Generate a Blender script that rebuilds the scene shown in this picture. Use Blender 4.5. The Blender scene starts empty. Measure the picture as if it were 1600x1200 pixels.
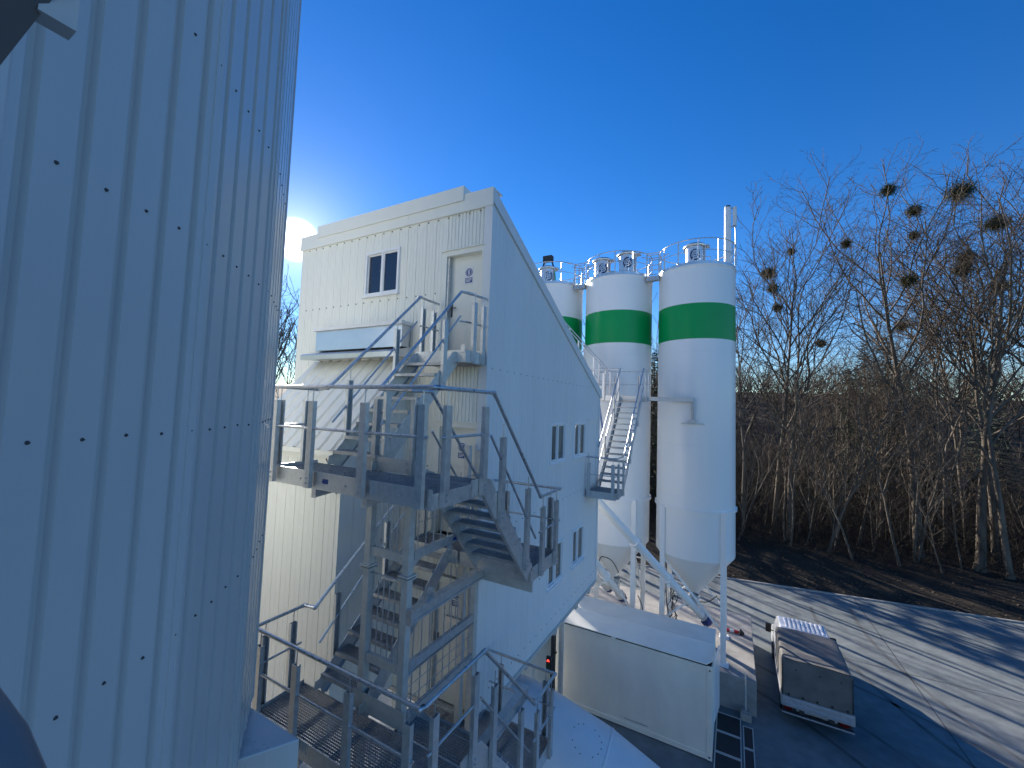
import bpy, math, random
from mathutils import Vector, Matrix, noise
random.seed(7)
R = math.radians
S = bpy.context.scene
COL = S.collection
HZ = 11.15            # camera height above the yard; everything is modelled with the eye at z=0 and lifted by HZ at the end
G = -HZ

# ------------------------------------------------------------------ camera
cd = bpy.data.cameras.new("camera"); cam = bpy.data.objects.new("camera", cd); COL.objects.link(cam)
F, YAW, PIT, ROL = 637.4, 0.49904, 0.0599, 0.03378
cd.sensor_width = 36.0; cd.lens = 36.0*F/1600.0; cd.clip_start = 0.05; cd.clip_end = 5000
fw = Vector((-math.sin(YAW)*math.cos(PIT), math.cos(YAW)*math.cos(PIT), math.sin(PIT)))
rt = Vector((math.cos(YAW), math.sin(YAW), 0)); up = rt.cross(fw)
r2 = rt*math.cos(ROL)+up*math.sin(ROL); u2 = up*math.cos(ROL)-rt*math.sin(ROL)
cam.matrix_world = Matrix(((r2.x, u2.x, -fw.x, 0), (r2.y, u2.y, -fw.y, 0), (r2.z, u2.z, -fw.z, 0), (0, 0, 0, 1)))
S.camera = cam
# ------------------------------------------------------------------ sky, sun, exposure
SUN_EL, SUN_AZ = R(19.43), R(-57.5)          # azimuth from +Y towards +X
sdir = Vector((math.cos(SUN_EL)*math.sin(SUN_AZ), math.cos(SUN_EL)*math.cos(SUN_AZ), math.sin(SUN_EL)))
W = bpy.data.worlds.new("World"); S.world = W; W.use_nodes = True
nt = W.node_tree; N = nt.nodes; L = nt.links
bg = N['Background']; out = N['World Output']
sky = N.new('ShaderNodeTexSky'); sky.sky_type = 'NISHITA'; sky.sun_disc = False
sky.sun_elevation = SUN_EL; sky.sun_rotation = SUN_AZ; sky.altitude = 300
sky.air_density = 1.0; sky.dust_density = 0.0; sky.ozone_density = 3.0
hs = N.new('ShaderNodeHueSaturation'); hs.inputs['Saturation'].default_value = 1.34; hs.inputs['Hue'].default_value = 0.513; hs.inputs['Value'].default_value = 1.0
L.new(sky.outputs[0], hs.inputs['Color'])
# the sun itself as it stands in the sky: a small bright disc with its aureole
tc = N.new('ShaderNodeTexCoord'); dp = N.new('ShaderNodeVectorMath'); dp.operation = 'DOT_PRODUCT'
dp.inputs[1].default_value = sdir
nrm = N.new('ShaderNodeVectorMath'); nrm.operation = 'NORMALIZE'
L.new(tc.outputs['Generated'], nrm.inputs[0]); L.new(nrm.outputs[0], dp.inputs[0])
def wmath(op, a, b=None):
    m = N.new('ShaderNodeMath'); m.operation = op
    if hasattr(a, 'links'): L.new(a, m.inputs[0])
    else: m.inputs[0].default_value = a
    if b is not None:
        if hasattr(b, 'links'): L.new(b, m.inputs[1])
        else: m.inputs[1].default_value = b
    return m.outputs[0]
ang = wmath('ARCCOSINE', wmath('MINIMUM', dp.outputs['Value'], 1.0))
disc = N.new('ShaderNodeMapRange'); disc.interpolation_type = 'SMOOTHSTEP'
L.new(ang, disc.inputs[0]); disc.inputs[1].default_value = R(2.7); disc.inputs[2].default_value = R(1.7)
disc.inputs[3].default_value = 0.0; disc.inputs[4].default_value = 14.0
aur = wmath('MULTIPLY', wmath('EXPONENT', wmath('MULTIPLY', ang, -1/R(3.2))), 5.5)
aur2 = wmath('MULTIPLY', wmath('EXPONENT', wmath('MULTIPLY', ang, -1/R(12))), 0.75)
tot = wmath('ADD', disc.outputs[0], wmath('ADD', aur, aur2))
glow = N.new('ShaderNodeVectorMath'); glow.operation = 'SCALE'; glow.inputs[0].default_value = (1.0, 0.93, 0.84)
L.new(tot, glow.inputs['Scale'])
addv = N.new('ShaderNodeVectorMath'); addv.operation = 'ADD'
L.new(hs.outputs[0], addv.inputs[0]); L.new(glow.outputs[0], addv.inputs[1])
L.new(addv.outputs[0], bg.inputs['Color']); bg.inputs['Strength'].default_value = 0.091
sd = bpy.data.lights.new("sun", 'SUN'); sun = bpy.data.objects.new("sun", sd); COL.objects.link(sun)
sd.energy = 5.0; sd.angle = R(0.53); sd.color = (1.0, 0.91, 0.80)
sun.rotation_euler = (-sdir).to_track_quat('-Z', 'Y').to_euler(); sun.location = sdir*60
S.view_settings.view_transform = 'Standard'; S.view_settings.look = 'None'
S.view_settings.exposure = 1.10; S.view_settings.gamma = 1.0
S.cycles.max_bounces = 8; S.cycles.diffuse_bounces = 5; S.cycles.glossy_bounces = 4
S.cycles.caustics_reflective = False; S.cycles.caustics_refractive = False

# ------------------------------------------------------------------ materials
def mat(name, col, rough=0.5, metal=0.0, var=0.0, scale=4.0, stretch=(1, 1, 1), bump=0.0, bscale=60.0, spec=0.5, col2=None, rvar=0.0, detail=5, thr=None, coat=0.0):
    m = bpy.data.materials.new(name); m.use_nodes = True
    t = m.node_tree; n = t.nodes; l = t.links; b = n['Principled BSDF']
    b.inputs['Base Color'].default_value = (*col, 1); b.inputs['Roughness'].default_value = rough
    b.inputs['Metallic'].default_value = metal; b.inputs['Specular IOR Level'].default_value = spec
    b.inputs['Coat Weight'].default_value = coat; b.inputs['Coat Roughness'].default_value = 0.15
    co = n.new('ShaderNodeTexCoord'); mp = n.new('ShaderNodeMapping'); mp.inputs['Scale'].default_value = stretch
    ge = n.new('ShaderNodeNewGeometry'); l.new(ge.outputs['Position'], mp.inputs[0])
    if var or col2:
        nz = n.new('ShaderNodeTexNoise'); nz.inputs['Scale'].default_value = scale; nz.inputs['Detail'].default_value = detail
        nz.inputs['Roughness'].default_value = 0.62
        l.new(mp.outputs[0], nz.inputs['Vector'])
        cr = n.new('ShaderNodeValToRGB'); c2 = col2 or tuple(c*(1-var) for c in col); c1 = col if col2 else tuple(min(1, c*(1+var*0.6)) for c in col)
        lo, hi = thr or (0.3, 0.7)
        cr.color_ramp.elements[0].position = lo; cr.color_ramp.elements[1].position = hi
        cr.color_ramp.elements[0].color = (*c2, 1); cr.color_ramp.elements[1].color = (*c1, 1)
        l.new(nz.outputs[0], cr.inputs[0]); l.new(cr.outputs[0], b.inputs['Base Color'])
        if rvar:
            mr = n.new('ShaderNodeMapRange'); l.new(nz.outputs[0], mr.inputs[0])
            mr.inputs[1].default_value = 0.3; mr.inputs[2].default_value = 0.7
            mr.inputs[3].default_value = rough-rvar; mr.inputs[4].default_value = rough+rvar
            l.new(mr.outputs[0], b.inputs['Roughness'])
    if bump:
        nb = n.new('ShaderNodeTexNoise'); nb.inputs['Scale'].default_value = bscale; nb.inputs['Detail'].default_value = 4
        l.new(mp.outputs[0], nb.inputs['Vector'])
        bp = n.new('ShaderNodeBump'); bp.inputs['Strength'].default_value = bump; bp.inputs['Distance'].default_value = 0.02
        l.new(nb.outputs[0], bp.inputs['Height']); l.new(bp.outputs[0], b.inputs['Normal'])
    return m
M = {}
M['clad'] = mat('white_cladding', (.80, .81, .80), .38, var=.05, scale=.9, stretch=(1, 1, .25), bump=.03, bscale=3, rvar=.05)
M['clad_front'] = mat('bounce_warmed_cladding', (.86, .85, .77), .42, var=.05, scale=.8, stretch=(1, 1, .25), bump=.03, bscale=3)  # same sheets as the side walls; warm light bounced off the silo painted in
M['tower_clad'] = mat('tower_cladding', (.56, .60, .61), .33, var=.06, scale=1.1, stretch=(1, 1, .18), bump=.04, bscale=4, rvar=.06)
M['trim'] = mat('white_trim', (.78, .78, .77), .4, var=.04, scale=3)
M['upvc'] = mat('window_plastic', (.86, .86, .86), .3)
M['glass'] = mat('dark_window_glass', (.025, .03, .045), .04, spec=.9)
M['glass2'] = mat('grey_window_glass', (.15, .145, .125), .06, spec=.6, var=.55, scale=2.2, stretch=(1, 1, .3))
M['galv'] = mat('galvanised_steel', (.62, .64, .65), .4, metal=.7, var=.15, scale=14, rvar=.08, bump=.05, bscale=40)
M['galv_dull'] = mat('weathered_galvanised_steel', (.60, .60, .575), .55, metal=.3, var=.14, scale=9, rvar=.08)
M['galv_tube'] = mat('galvanised_tube', (.60, .62, .64), .33, metal=.8, var=.2, scale=14, rvar=.08)
M['grate'] = mat('galvanised_grating', (.46, .48, .50), .45, metal=.6, var=.25, scale=10)
M['flash'] = mat('mill_finish_flashing', (.66, .69, .72), .34, metal=.75, var=.07, scale=1.2, rvar=.04)
M['dark'] = mat('black_rubber_and_gap', (.018, .018, .02), .6)
M['bolt'] = mat('dark_bolt', (.09, .095, .10), .5, metal=.5)
M['blue_tag'] = mat('blue_tag', (.01, .05, .25), .5)
M['silo'] = mat('silo_white_paint', (.86, .865, .85), .33, var=.025, scale=.5, stretch=(1, 1, .2), bump=.006, bscale=1.2, coat=.12, rvar=.02)
M['green'] = mat('silo_green_paint', (.001, .33, .085), .36, var=.05, scale=1, spec=.3)
M['filter'] = mat('filter_housing', (.72, .74, .76), .25, metal=.45, var=.08, scale=6)
M['navy'] = mat('navy_emblem', (.012, .015, .07), .4)
M['cont'] = mat('container_grey_white', (.84, .83, .75), .42, var=.08, scale=1.2, stretch=(1, 1, .4), bump=.03, bscale=6, rvar=.06)
M['concrete'] = mat('concrete', (.34, .33, .31), .9, var=.28, scale=1.6, bump=.2, bscale=25)
M['motor'] = mat('motor_blue', (.012, .045, .22), .4, var=.2, scale=8)
M['canvas'] = mat('canvas_tarpaulin', (.145, .142, .136), .75, var=.22, scale=2.5, bump=.25, bscale=5)
M['alu'] = mat('aluminium_dropside', (.55, .57, .6), .4, metal=.6, var=.15, scale=6)
M['vanwhite'] = mat('van_white_paint', (.78, .79, .8), .25, coat=.6)
M['redlens'] = mat('red_lens', (.16, .006, .006), .2)
M['plate'] = mat('number_plate', (.42, .42, .40), .4)
M['drum'] = mat('drum_white_paint', (.74, .75, .77), .38, var=.07, scale=1.3, bump=.04, bscale=6, rvar=.08)
M['chassis'] = mat('chassis_dark', (.04, .042, .045), .6, var=.3, scale=5)
M['bark'] = mat('bark', (.14, .115, .09), .9, var=.45, scale=3, stretch=(1, 1, .2), bump=.4, bscale=14)
M['bark_dark'] = mat('dark_bark', (.085, .072, .058), .95, var=.4, scale=3, stretch=(1, 1, .2))
M['twig'] = mat('twigs', (.105, .08, .058), .9, var=.3, scale=1.2)
M['mist'] = mat('mistletoe_leaf', (.11, .105, .03), .7, var=.4, scale=5)
M['conifer'] = mat('conifer_needles', (.035, .05, .025), .85, var=.45, scale=2)
M['thick'] = mat('undergrowth_twigs', (.026, .021, .016), .95, var=.5, scale=.7)
M['leaf'] = mat('dead_leaves', (.10, .07, .045), .9, var=.5, scale=3)
M['sign_w'] = mat('sign_white', (.8, .8, .8), .4)
M['sign_b'] = mat('sign_blue', (.02, .06, .25), .4)
M['red'] = mat('red_paint', (.5, .02, .02), .45)
M['pit'] = mat('pit_cover_black', (.022, .024, .028), .55, var=.3, scale=4)
def emis(name, col, s):
    m = bpy.data.materials.new(name); m.use_nodes = True; b = m.node_tree.nodes['Principled BSDF']
    b.inputs['Base Color'].default_value = (*col, 1); b.inputs['Emission Color'].default_value = (*col, 1); b.inputs['Emission Strength'].default_value = s
    return m
M['redlamp'] = emis('red_signal_lamp', (1, .05, .03), 3.0)

def ground_mat(name, a, b, c, sc, rough=.9, bump=.3, bs=20, stretch=(1, 1, 1)):
    m = bpy.data.materials.new(name); m.use_nodes = True; t = m.node_tree; n = t.nodes; l = t.links; p = n['Principled BSDF']
    p.inputs['Roughness'].default_value = rough; p.inputs['Specular IOR Level'].default_value = .3
    ge = n.new('ShaderNodeNewGeometry'); mp = n.new('ShaderNodeMapping'); mp.inputs['Scale'].default_value = stretch; l.new(ge.outputs['Position'], mp.inputs[0])
    n1 = n.new('ShaderNodeTexNoise'); n1.inputs['Scale'].default_value = sc; n1.inputs['Detail'].default_value = 8; n1.inputs['Roughness'].default_value = .65
    n2 = n.new('ShaderNodeTexNoise'); n2.inputs['Scale'].default_value = sc*14; n2.inputs['Detail'].default_value = 6
    l.new(mp.outputs[0], n1.inputs[0]); l.new(mp.outputs[0], n2.inputs[0])
    cr = n.new('ShaderNodeValToRGB'); e = cr.color_ramp.elements; e[0].position = .32; e[0].color = (*a, 1); e[1].position = .68; e[1].color = (*c, 1)
    k = e.new(.5); k.color = (*b, 1); l.new(n1.outputs[0], cr.inputs[0])
    mx = n.new('ShaderNodeMix'); mx.data_type = 'RGBA'; mx.blend_type = 'MULTIPLY'; mx.inputs[0].default_value = .55
    c2 = n.new('ShaderNodeValToRGB'); c2.color_ramp.elements[0].position = .3; c2.color_ramp.elements[0].color = (.5, .5, .5, 1); c2.color_ramp.elements[1].position = .7
    l.new(n2.outputs[0], c2.inputs[0]); l.new(cr.outputs[0], mx.inputs[6]); l.new(c2.outputs[0], mx.inputs[7]); l.new(mx.outputs[2], p.inputs['Base Color'])
    if name == 'yard_concrete':
        n3 = n.new('ShaderNodeTexNoise'); n3.inputs['Scale'].default_value = .55; n3.inputs['Detail'].default_value = 7; n3.inputs['Roughness'].default_value = .7; n3.inputs['Distortion'].default_value = .6
        l.new(mp.outputs[0], n3.inputs[0]); c3 = n.new('ShaderNodeValToRGB'); c3.color_ramp.elements[0].position = .36; c3.color_ramp.elements[0].color = (.55, .55, .56, 1); c3.color_ramp.elements[1].position = .52
        l.new(n3.outputs[0], c3.inputs[0]); m3 = n.new('ShaderNodeMix'); m3.data_type = 'RGBA'; m3.blend_type = 'MULTIPLY'; m3.inputs[0].default_value = .4
        l.new(mx.outputs[2], m3.inputs[6]); l.new(c3.outputs[0], m3.inputs[7]); l.new(m3.outputs[2], p.inputs['Base Color'])
        p.inputs['Specular IOR Level'].default_value = .4
        rr_ = n.new('ShaderNodeMapRange'); l.new(n3.outputs[0], rr_.inputs[0]); rr_.inputs[1].default_value = .35; rr_.inputs[2].default_value = .6; rr_.inputs[3].default_value = .55; rr_.inputs[4].default_value = .9; l.new(rr_.outputs[0], p.inputs['Roughness'])
    nb = n.new('ShaderNodeTexNoise'); nb.inputs['Scale'].default_value = bs; nb.inputs['Detail'].default_value = 5; l.new(mp.outputs[0], nb.inputs[0])
    bp = n.new('ShaderNodeBump'); bp.inputs['Strength'].default_value = bump; bp.inputs['Distance'].default_value = .03
    l.new(nb.outputs[0], bp.inputs['Height']); l.new(bp.outputs[0], p.inputs['Normal'])
    return m
M['yard'] = ground_mat('yard_concrete', (.16, .188, .192), (.205, .232, .234), (.25, .272, .27), .16, .85, .12, 30)
M['soil'] = ground_mat('leafy_soil', (.018, .014, .010), (.036, .028, .019), (.07, .052, .033), .5, .95, .8, 6)
M['field'] = ground_mat('far_field', (.05, .06, .025), (.07, .065, .03), (.09, .075, .04), .05, .95, .3, 4)

# ------------------------------------------------------------------ mesh builder
class MB:
    def __init__(s): s.v = []; s.f = []; s.sm = []; s.mi = []; s.m = 0
    def add(s, vs, fs, smooth=False):
        o = len(s.v); s.v += [tuple(v) for v in vs]
        for f in fs: s.f.append(tuple(i+o for i in f)); s.sm.append(smooth); s.mi.append(s.m)
    def mat(s, i): s.m = i; return s
    def box(s, x0, y0, z0, x1, y1, z1):
        x0, x1 = min(x0, x1), max(x0, x1); y0, y1 = min(y0, y1), max(y0, y1); z0, z1 = min(z0, z1), max(z0, z1)
        s.add([(x0,y0,z0),(x1,y0,z0),(x1,y1,z0),(x0,y1,z0),(x0,y0,z1),(x1,y0,z1),(x1,y1,z1),(x0,y1,z1)],
              [(0,3,2,1),(4,5,6,7),(0,1,5,4),(1,2,6,5),(2,3,7,6),(3,0,4,7)]); return s
    def frame(s, p, q, upv=(0,0,1)):
        d = (Vector(q)-Vector(p)).normalized(); u = Vector(upv)
        if abs(d.dot(u)) > .98: u = Vector((0,1,0)) if abs(d.y) < .9 else Vector((1,0,0))
        a = d.cross(u).normalized(); return a, a.cross(d).normalized(), d
    def beam(s, p, q, w, h, upv=(0,0,1)):
        a, b, d = s.frame(p, q, upv); p = Vector(p); q = Vector(q); vs = []
        for c in (p, q):
            for i, j in ((-1,-1),(1,-1),(1,1),(-1,1)): vs.append(c+a*(i*w/2)+b*(j*h/2))
        s.add(vs, [(0,1,2,3),(7,6,5,4),(0,4,5,1),(1,5,6,2),(2,6,7,3),(3,7,4,0)]); return s
    def extr(s, prof, p, q, upv=(0,0,1), closed=True, caps=True):
        a, b, d = s.frame(p, q, upv); n = len(prof); vs = []
        for c in (Vector(p), Vector(q)):
            for x, y in prof: vs.append(c+a*x+b*y)
        fs = [(i, (i+1) % n, n+(i+1) % n, n+i) for i in range(n if closed else n-1)]
        if caps and closed: fs += [tuple(range(n-1, -1, -1)), tuple(range(n, 2*n))]
        s.add(vs, fs); return s
    def poly(s, pts, ext):      # flat polygon extruded by a vector
        n = len(pts); e = Vector(ext); vs = [Vector(p) for p in pts]+[Vector(p)+e for p in pts]
        s.add(vs, [tuple(range(n-1, -1, -1)), tuple(range(n, 2*n))]+[(i, (i+1) % n, n+(i+1) % n, n+i) for i in range(n)]); return s
    def tube(s, pts, r, n=8, cap=True):
        pts = [Vector(p) for p in pts]; k = len(pts); rs = r if isinstance(r, (list, tuple)) else [r]*k; vs = []
        ref = None
        for i in range(k):
            d = (pts[min(i+1, k-1)]-pts[max(i-1, 0)]).normalized()
            if ref is None:
                ref = Vector((0,0,1)) if abs(d.z) < .9 else Vector((1,0,0))
            a = d.cross(ref)
            if a.length < 1e-4: a = d.orthogonal()
            a.normalize(); b = a.cross(d).normalized(); ref = b
            for j in range(n):
                t = 2*math.pi*j/n; vs.append(pts[i]+(a*math.cos(t)+b*math.sin(t))*rs[i])
        fs = [(i*n+j, i*n+(j+1) % n, (i+1)*n+(j+1) % n, (i+1)*n+j) for i in range(k-1) for j in range(n)]
        s.add(vs, fs, True)
        if cap: s.add(vs[:n], [tuple(range(n))]); s.add(vs[-n:], [tuple(range(n-1, -1, -1))])
        return s
    def lathe(s, prof, c=(0,0,0), n=48, axis=None, a0=0, a1=None, smooth=True):   # prof: (r, h)
        c = Vector(c); ax = Vector(axis or (0,0,1)).normalized()
        e1 = ax.orthogonal().normalized() if abs(ax.z) < .999 else Vector((1,0,0)); e2 = ax.cross(e1)
        full = a1 is None; m = n if full else n+1; vs = []
        for r, h in prof:
            for j in range(m):
                t = a0+(2*math.pi if full else a1-a0)*j/n; vs.append(c+ax*h+(e1*math.cos(t)+e2*math.sin(t))*r)
        k = len(prof)
        for i in range(k-1):
            s.add([vs[i*m+j] for j in range(m)]+[vs[(i+1)*m+j] for j in range(m)],
                  [(j, (j+1) % m, m+(j+1) % m, m+j) for j in range(m if full else m-1)], smooth)
        return s
    def ball(s, c, r, n=8):
        return s.lathe([(r*math.sin(math.pi*i/n)+1e-5, -r*math.cos(math.pi*i/n)) for i in range(n+1)], c, n)
    def obj(s, name, mats, parent=None, base=None):
        me = bpy.data.meshes.new(name)
        o = bpy.data.objects.new(name, me)
        off = Vector(base) if base is not None else Vector((0,0,0))
        if parent is not None: off = wbase(parent)
        me.from_pydata([(v[0]-off.x, v[1]-off.y, v[2]-off.z) for v in s.v], [], s.f)
        me.polygons.foreach_set('use_smooth', s.sm); me.polygons.foreach_set('material_index', s.mi)
        for m in (mats if isinstance(mats, (list, tuple)) else [mats]): me.materials.append(M[m] if isinstance(m, str) else m)
        COL.objects.link(o)
        if parent is not None: o.parent = parent
        else: o.location = off
        me.update(); return o
def wbase(o):
    v = Vector((0,0,0))
    while o is not None: v = v+o.location; o = o.parent
    return v
def tag(o, label, cat, group=None, kind=None):
    if label: o['label'] = label
    if cat: o['category'] = cat
    if group: o['group'] = group
    if kind: o['kind'] = kind
    return o
def thing(name, label, cat, loc, group=None):
    o = bpy.data.objects.new(name, None); COL.objects.link(o); o.location = loc; o.empty_display_size = .3
    return tag(o, label, cat, group)
def holder(name, parent):      # an in-between part is never empty here: parts are real meshes
    return parent
def bevel(o, w=.01, seg=2):
    m = o.modifiers.new('bevel', 'BEVEL'); m.width = w; m.segments = seg; m.limit_method = 'ANGLE'; m.angle_limit = R(35); return o
def copytree(o, parent=None, loc=None):
    c = o.copy(); COL.objects.link(c)
    if parent is not None: c.parent = parent
    if loc is not None: c.location = loc
    for ch in list(o.children): copytree(ch, c)
    return c

# profiled wall sheet: profile list of (u, depth), vertical extrusion with rectangular openings
def sheet(mb, org, ud, nd, prof, zb, zt, holes=()):
    org = Vector(org); ud = Vector(ud); nd = Vector(nd)
    zbf = zb if callable(zb) else (lambda u: zb); ztf = zt if callable(zt) else (lambda u: zt)
    cuts = sorted(set([h[0] for h in holes]+[h[1] for h in holes]))
    pr = []
    for (u0, d0), (u1, d1) in zip(prof[:-1], prof[1:]):
        pr.append((u0, d0))
        for c in cuts:
            if u0+1e-6 < c < u1-1e-6: pr.append((c, d0+(d1-d0)*(c-u0)/(u1-u0)))
    pr.append(prof[-1])
    for (u0, d0), (u1, d1) in zip(pr[:-1], pr[1:]):
        m = (u0+u1)/2; iv = [(None, None)]
        segs = [(zbf(m), ztf(m))]
        for ha, hb, za, zz in holes:
            if ha-1e-6 <= u0 and u1 <= hb+1e-6:
                ns = []
                for a, b in segs:
                    if za > a: ns.append((a, min(b, za)))
                    if zz < b: ns.append((max(a, zz), b))
                segs = [q for q in ns if q[1]-q[0] > 1e-4]
        for a, b in segs:
            a0 = zbf(u0) if abs(a-zbf(m)) < 1e-6 else a; a1 = zbf(u1) if abs(a-zbf(m)) < 1e-6 else a
            b0 = ztf(u0) if abs(b-ztf(m)) < 1e-6 else b; b1 = ztf(u1) if abs(b-ztf(m)) < 1e-6 else b
            p = lambda u, d, z: org+ud*u+nd*d+Vector((0,0,z))
            mb.add([p(u0,d0,a0), p(u1,d1,a1), p(u1,d1,b1), p(u0,d0,b0)], [(0,1,2,3)])
def groove_prof(u0, u1, major, minor=(), w=.014, d=.012, wm=.008, dm=.004, skip=None):
    gs = []; k = 0; u = u0
    while u < u1-.02:
        gs.append((u, w, d))
        for f in minor: gs.append((u+f*major, wm, dm))
        u += major
    gs = sorted(g for g in gs if u0+.03 < g[0] < u1-.03)
    pr = [(u0, 0)]
    for g, ww, dd in gs: pr += [(g-ww/2, 0), (g-ww/4, -dd), (g+ww/4, -dd), (g+ww/2, 0)]
    return pr+[(u1, 0)]

# window: frame proud of the wall, mullion, two panes, sill.  ud along the wall, nd outward
def window(parent, c, ud, nd, w, h, glass='glass', sill=True):
    c = Vector(c); ud = Vector(ud); nd = Vector(nd); z = Vector((0,0,1))
    mb = MB(); f = .055
    def bx(mb, u0, u1, z0, z1, d0, d1):
        vs = [c+ud*u+nd*d+z*zz for zz in (z0, z1) for d in (d0, d1) for u in (u0, u1)]
        mb.add(vs, [(0,2,3,1),(4,5,7,6),(0,1,5,4),(1,3,7,5),(3,2,6,7),(2,0,4,6)])
    bx(mb, -w/2, w/2, h/2-f, h/2, -.06, .04); bx(mb, -w/2, w/2, -h/2, -h/2+f, -.06, .04)
    bx(mb, -w/2, -w/2+f, -h/2+f, h/2-f, -.06, .04); bx(mb, w/2-f, w/2, -h/2+f, h/2-f, -.06, .04)
    fr = mb.obj('window', 'upvc', parent)
    m2 = MB(); bx(m2, -.03, .03, -h/2+f, h/2-f, -.05, .025); m2.obj('mullion', 'upvc', fr)
    for sgn in (-1, 1):
        m3 = MB(); a, b = sorted((sgn*.031, sgn*(w/2-f-.001)))
        sdp = .0 if sgn > 0 else -.015
        bx(m3, a, a+.022, -h/2+f+.001, h/2-f-.001, -.05, .008+sdp); bx(m3, b-.022, b, -h/2+f+.001, h/2-f-.001, -.05, .008+sdp)
        bx(m3, a+.022, b-.022, h/2-f-.03, h/2-f-.001, -.05, .008+sdp); bx(m3, a+.022, b-.022, -h/2+f+.001, -h/2+f+.03, -.05, .008+sdp)
        m3.obj('sash', 'upvc', fr)
        m4 = MB(); bx(m4, a+.021, b-.021, -h/2+f+.029, h/2-f-.029, -.045, -.015+sdp); m4.obj('pane', glass, fr)
    if sill:
        m5 = MB(); bx(m5, -w/2-.03, w/2+.03, -h/2-.03, -h/2-.001, -.02, .075); m5.obj('sill', 'upvc', fr)
    return fr

def safety_sign(parent, c, ud, nd, w=.2, h=.34):
    c = Vector(c); ud = Vector(ud); nd = Vector(nd); z = Vector((0,0,1)); mb = MB()
    def q(u0, u1, z0, z1, d, m):
        mb.mat(m); vs = [c+ud*u+nd*dd+z*zz for zz in (z0, z1) for dd in (0, d) for u in (u0, u1)]
        mb.add(vs, [(0,2,3,1),(4,5,7,6),(0,1,5,4),(1,3,7,5),(3,2,6,7),(2,0,4,6)])
    def dsk(r, zc, d, m, n=20, sx=1.0):
        mb.mat(m); mb.lathe([(r, 0), (r, d), (1e-4, d)], c+z*zc, n, axis=nd, smooth=False)
    q(-w/2, w/2, -h/2, h/2, .004, 0)
    dsk(w*.42, h*.19, .006, 1); dsk(w*.33, h*.19, .008, 0); dsk(w*.29, h*.19, .010, 1)
    dsk(w*.09, h*.19+w*.12, .012, 0); q(-w*.08, w*.08, h*.19-w*.2, h*.19+w*.04, .012, 0)
    q(-w*.42, w*.42, -h*.43, -h*.13, .006, 1)
    for k in range(3): q(-w*.32, w*.32-(k == 2)*w*.2, -h*(.20+k*.075)-.006, -h*(.20+k*.075)+.006, .008, 0)
    return mb.obj('safety_sign', ['sign_w', 'sign_b'], parent)

# ================================================================== SETTING: ground, yard, slab, bank
mb = MB(); mb.add([(-1500,-1500,G-.12),(1500,-1500,G-.12),(1500,1500,G-.12),(-1500,1500,G-.12)], [(0,1,2,3)])
tag(mb.obj('ground', 'field'), None, None, kind='structure')
def kerby(x): return 32.5+.165*x
mb = MB()
mb.add([(-90,-60,G),(90,-60,G),(90,kerby(90),G),(-90,kerby(-90),G)], [(0,1,2,3)])
tag(mb.obj('yard', 'yard'), None, None, kind='structure')
mb = MB(); mb.poly([(-90,kerby(-90),G-.1),(90,kerby(90),G-.1),(90,kerby(90)+.16,G-.1),(-90,kerby(-90)+.16,G-.1)], (0,0,.17))
tag(mb.obj('kerb', 'concrete'), None, None, kind='structure')
# sealed joints and tyre marks on the yard
mb = MB()
def strip(mb, pts, w, z):
    vs = []
    for i, (x, y) in enumerate(pts):
        a = Vector(pts[max(i-1, 0)]); b = Vector(pts[min(i+1, len(pts)-1)]); d = (b-a).normalized(); n = Vector((-d.y, d.x))*w/2
        vs += [(x+n.x, y+n.y, z), (x-n.x, y-n.y, z)]
    mb.add(vs, [(2*i, 2*i+1, 2*i+3, 2*i+2) for i in range(len(pts)-1)])
for pts in ([(6.6, 33.5), (7.0, 14.0), (7.2, 0)], [(1.6, 25.0), (30, 25.6)], [(13.8, 34.6), (14.4, 12)], [(7.05, 12.5), (30, 13)]):
    strip(mb, pts, .035, G+.004)
tag(mb.obj('yard_joints', mat('joint_sealant', (.05, .05, .05), .8)), None, None, kind='structure')
mtyre = mat('tyre_marks', (.075, .08, .08), .85, col2=(.14, .148, .145), scale=1.3, stretch=(1, 1, 1), thr=(.35, .75))
mb = MB()
for cx, cy, rr, a0, a1 in ((-7, 8, 14.5, 5, 75), (-7, 8, 16.3, 5, 72), (-4, 6, 18.8, 8, 70), (24, 30, 18, 175, 262), (24, 30, 20, 178, 258)):
    strip(mb, [(cx+rr*math.cos(R(a0+(a1-a0)*i/40)), cy+rr*math.sin(R(a0+(a1-a0)*i/40))) for i in range(41)], .17, G+.004)
tag(mb.obj('tyre_marks', mtyre), None, None, kind='structure')
# raised concrete slab that carries the silos
mb = MB(); mb.box(-11.5, 18.45, G, .76, 24.2, -9.88)
o = mb.obj('foundation_slab', 'concrete'); tag(o, None, None, kind='structure'); bevel(o, .02)
# bank and hillside beyond the kerb
def terr(x, v):
    h = -.02+.9*(1-math.exp(-v/5.0))
    if v > 16: h += 17.5*(1-math.exp(-((v-16)/55.0)**1.5))*(1+.12*math.sin(x*.021+1.3))
    w = min(1, v/3.0)
    h += w*.35*noise.noise(Vector((x*.13, v*.2, 0)))+w*.12*noise.noise(Vector((x*.6, v*.7, 3)))
    if v > 10: h += .9*noise.noise(Vector((x*.03, v*.04, 7)))
    return G+h
vs = []; fs = []
xs = [-230+2.0*i for i in range(231)]; vv = [0, .3, .8, 1.5, 2.3, 3.2, 4.2, 5.4, 6.8, 8.5, 10.5, 13, 16, 19, 23, 28, 34, 41, 50, 60, 72, 86, 105, 130, 170, 230, 320]
for v in vv:
    for x in xs: vs.append((x, kerby(x)+.16+v, terr(x, v)))
nx = len(xs)
for i in range(len(vv)-1):
    for j in range(nx-1): fs.append((i*nx+j, i*nx+j+1, (i+1)*nx+j+1, (i+1)*nx+j))
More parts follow.
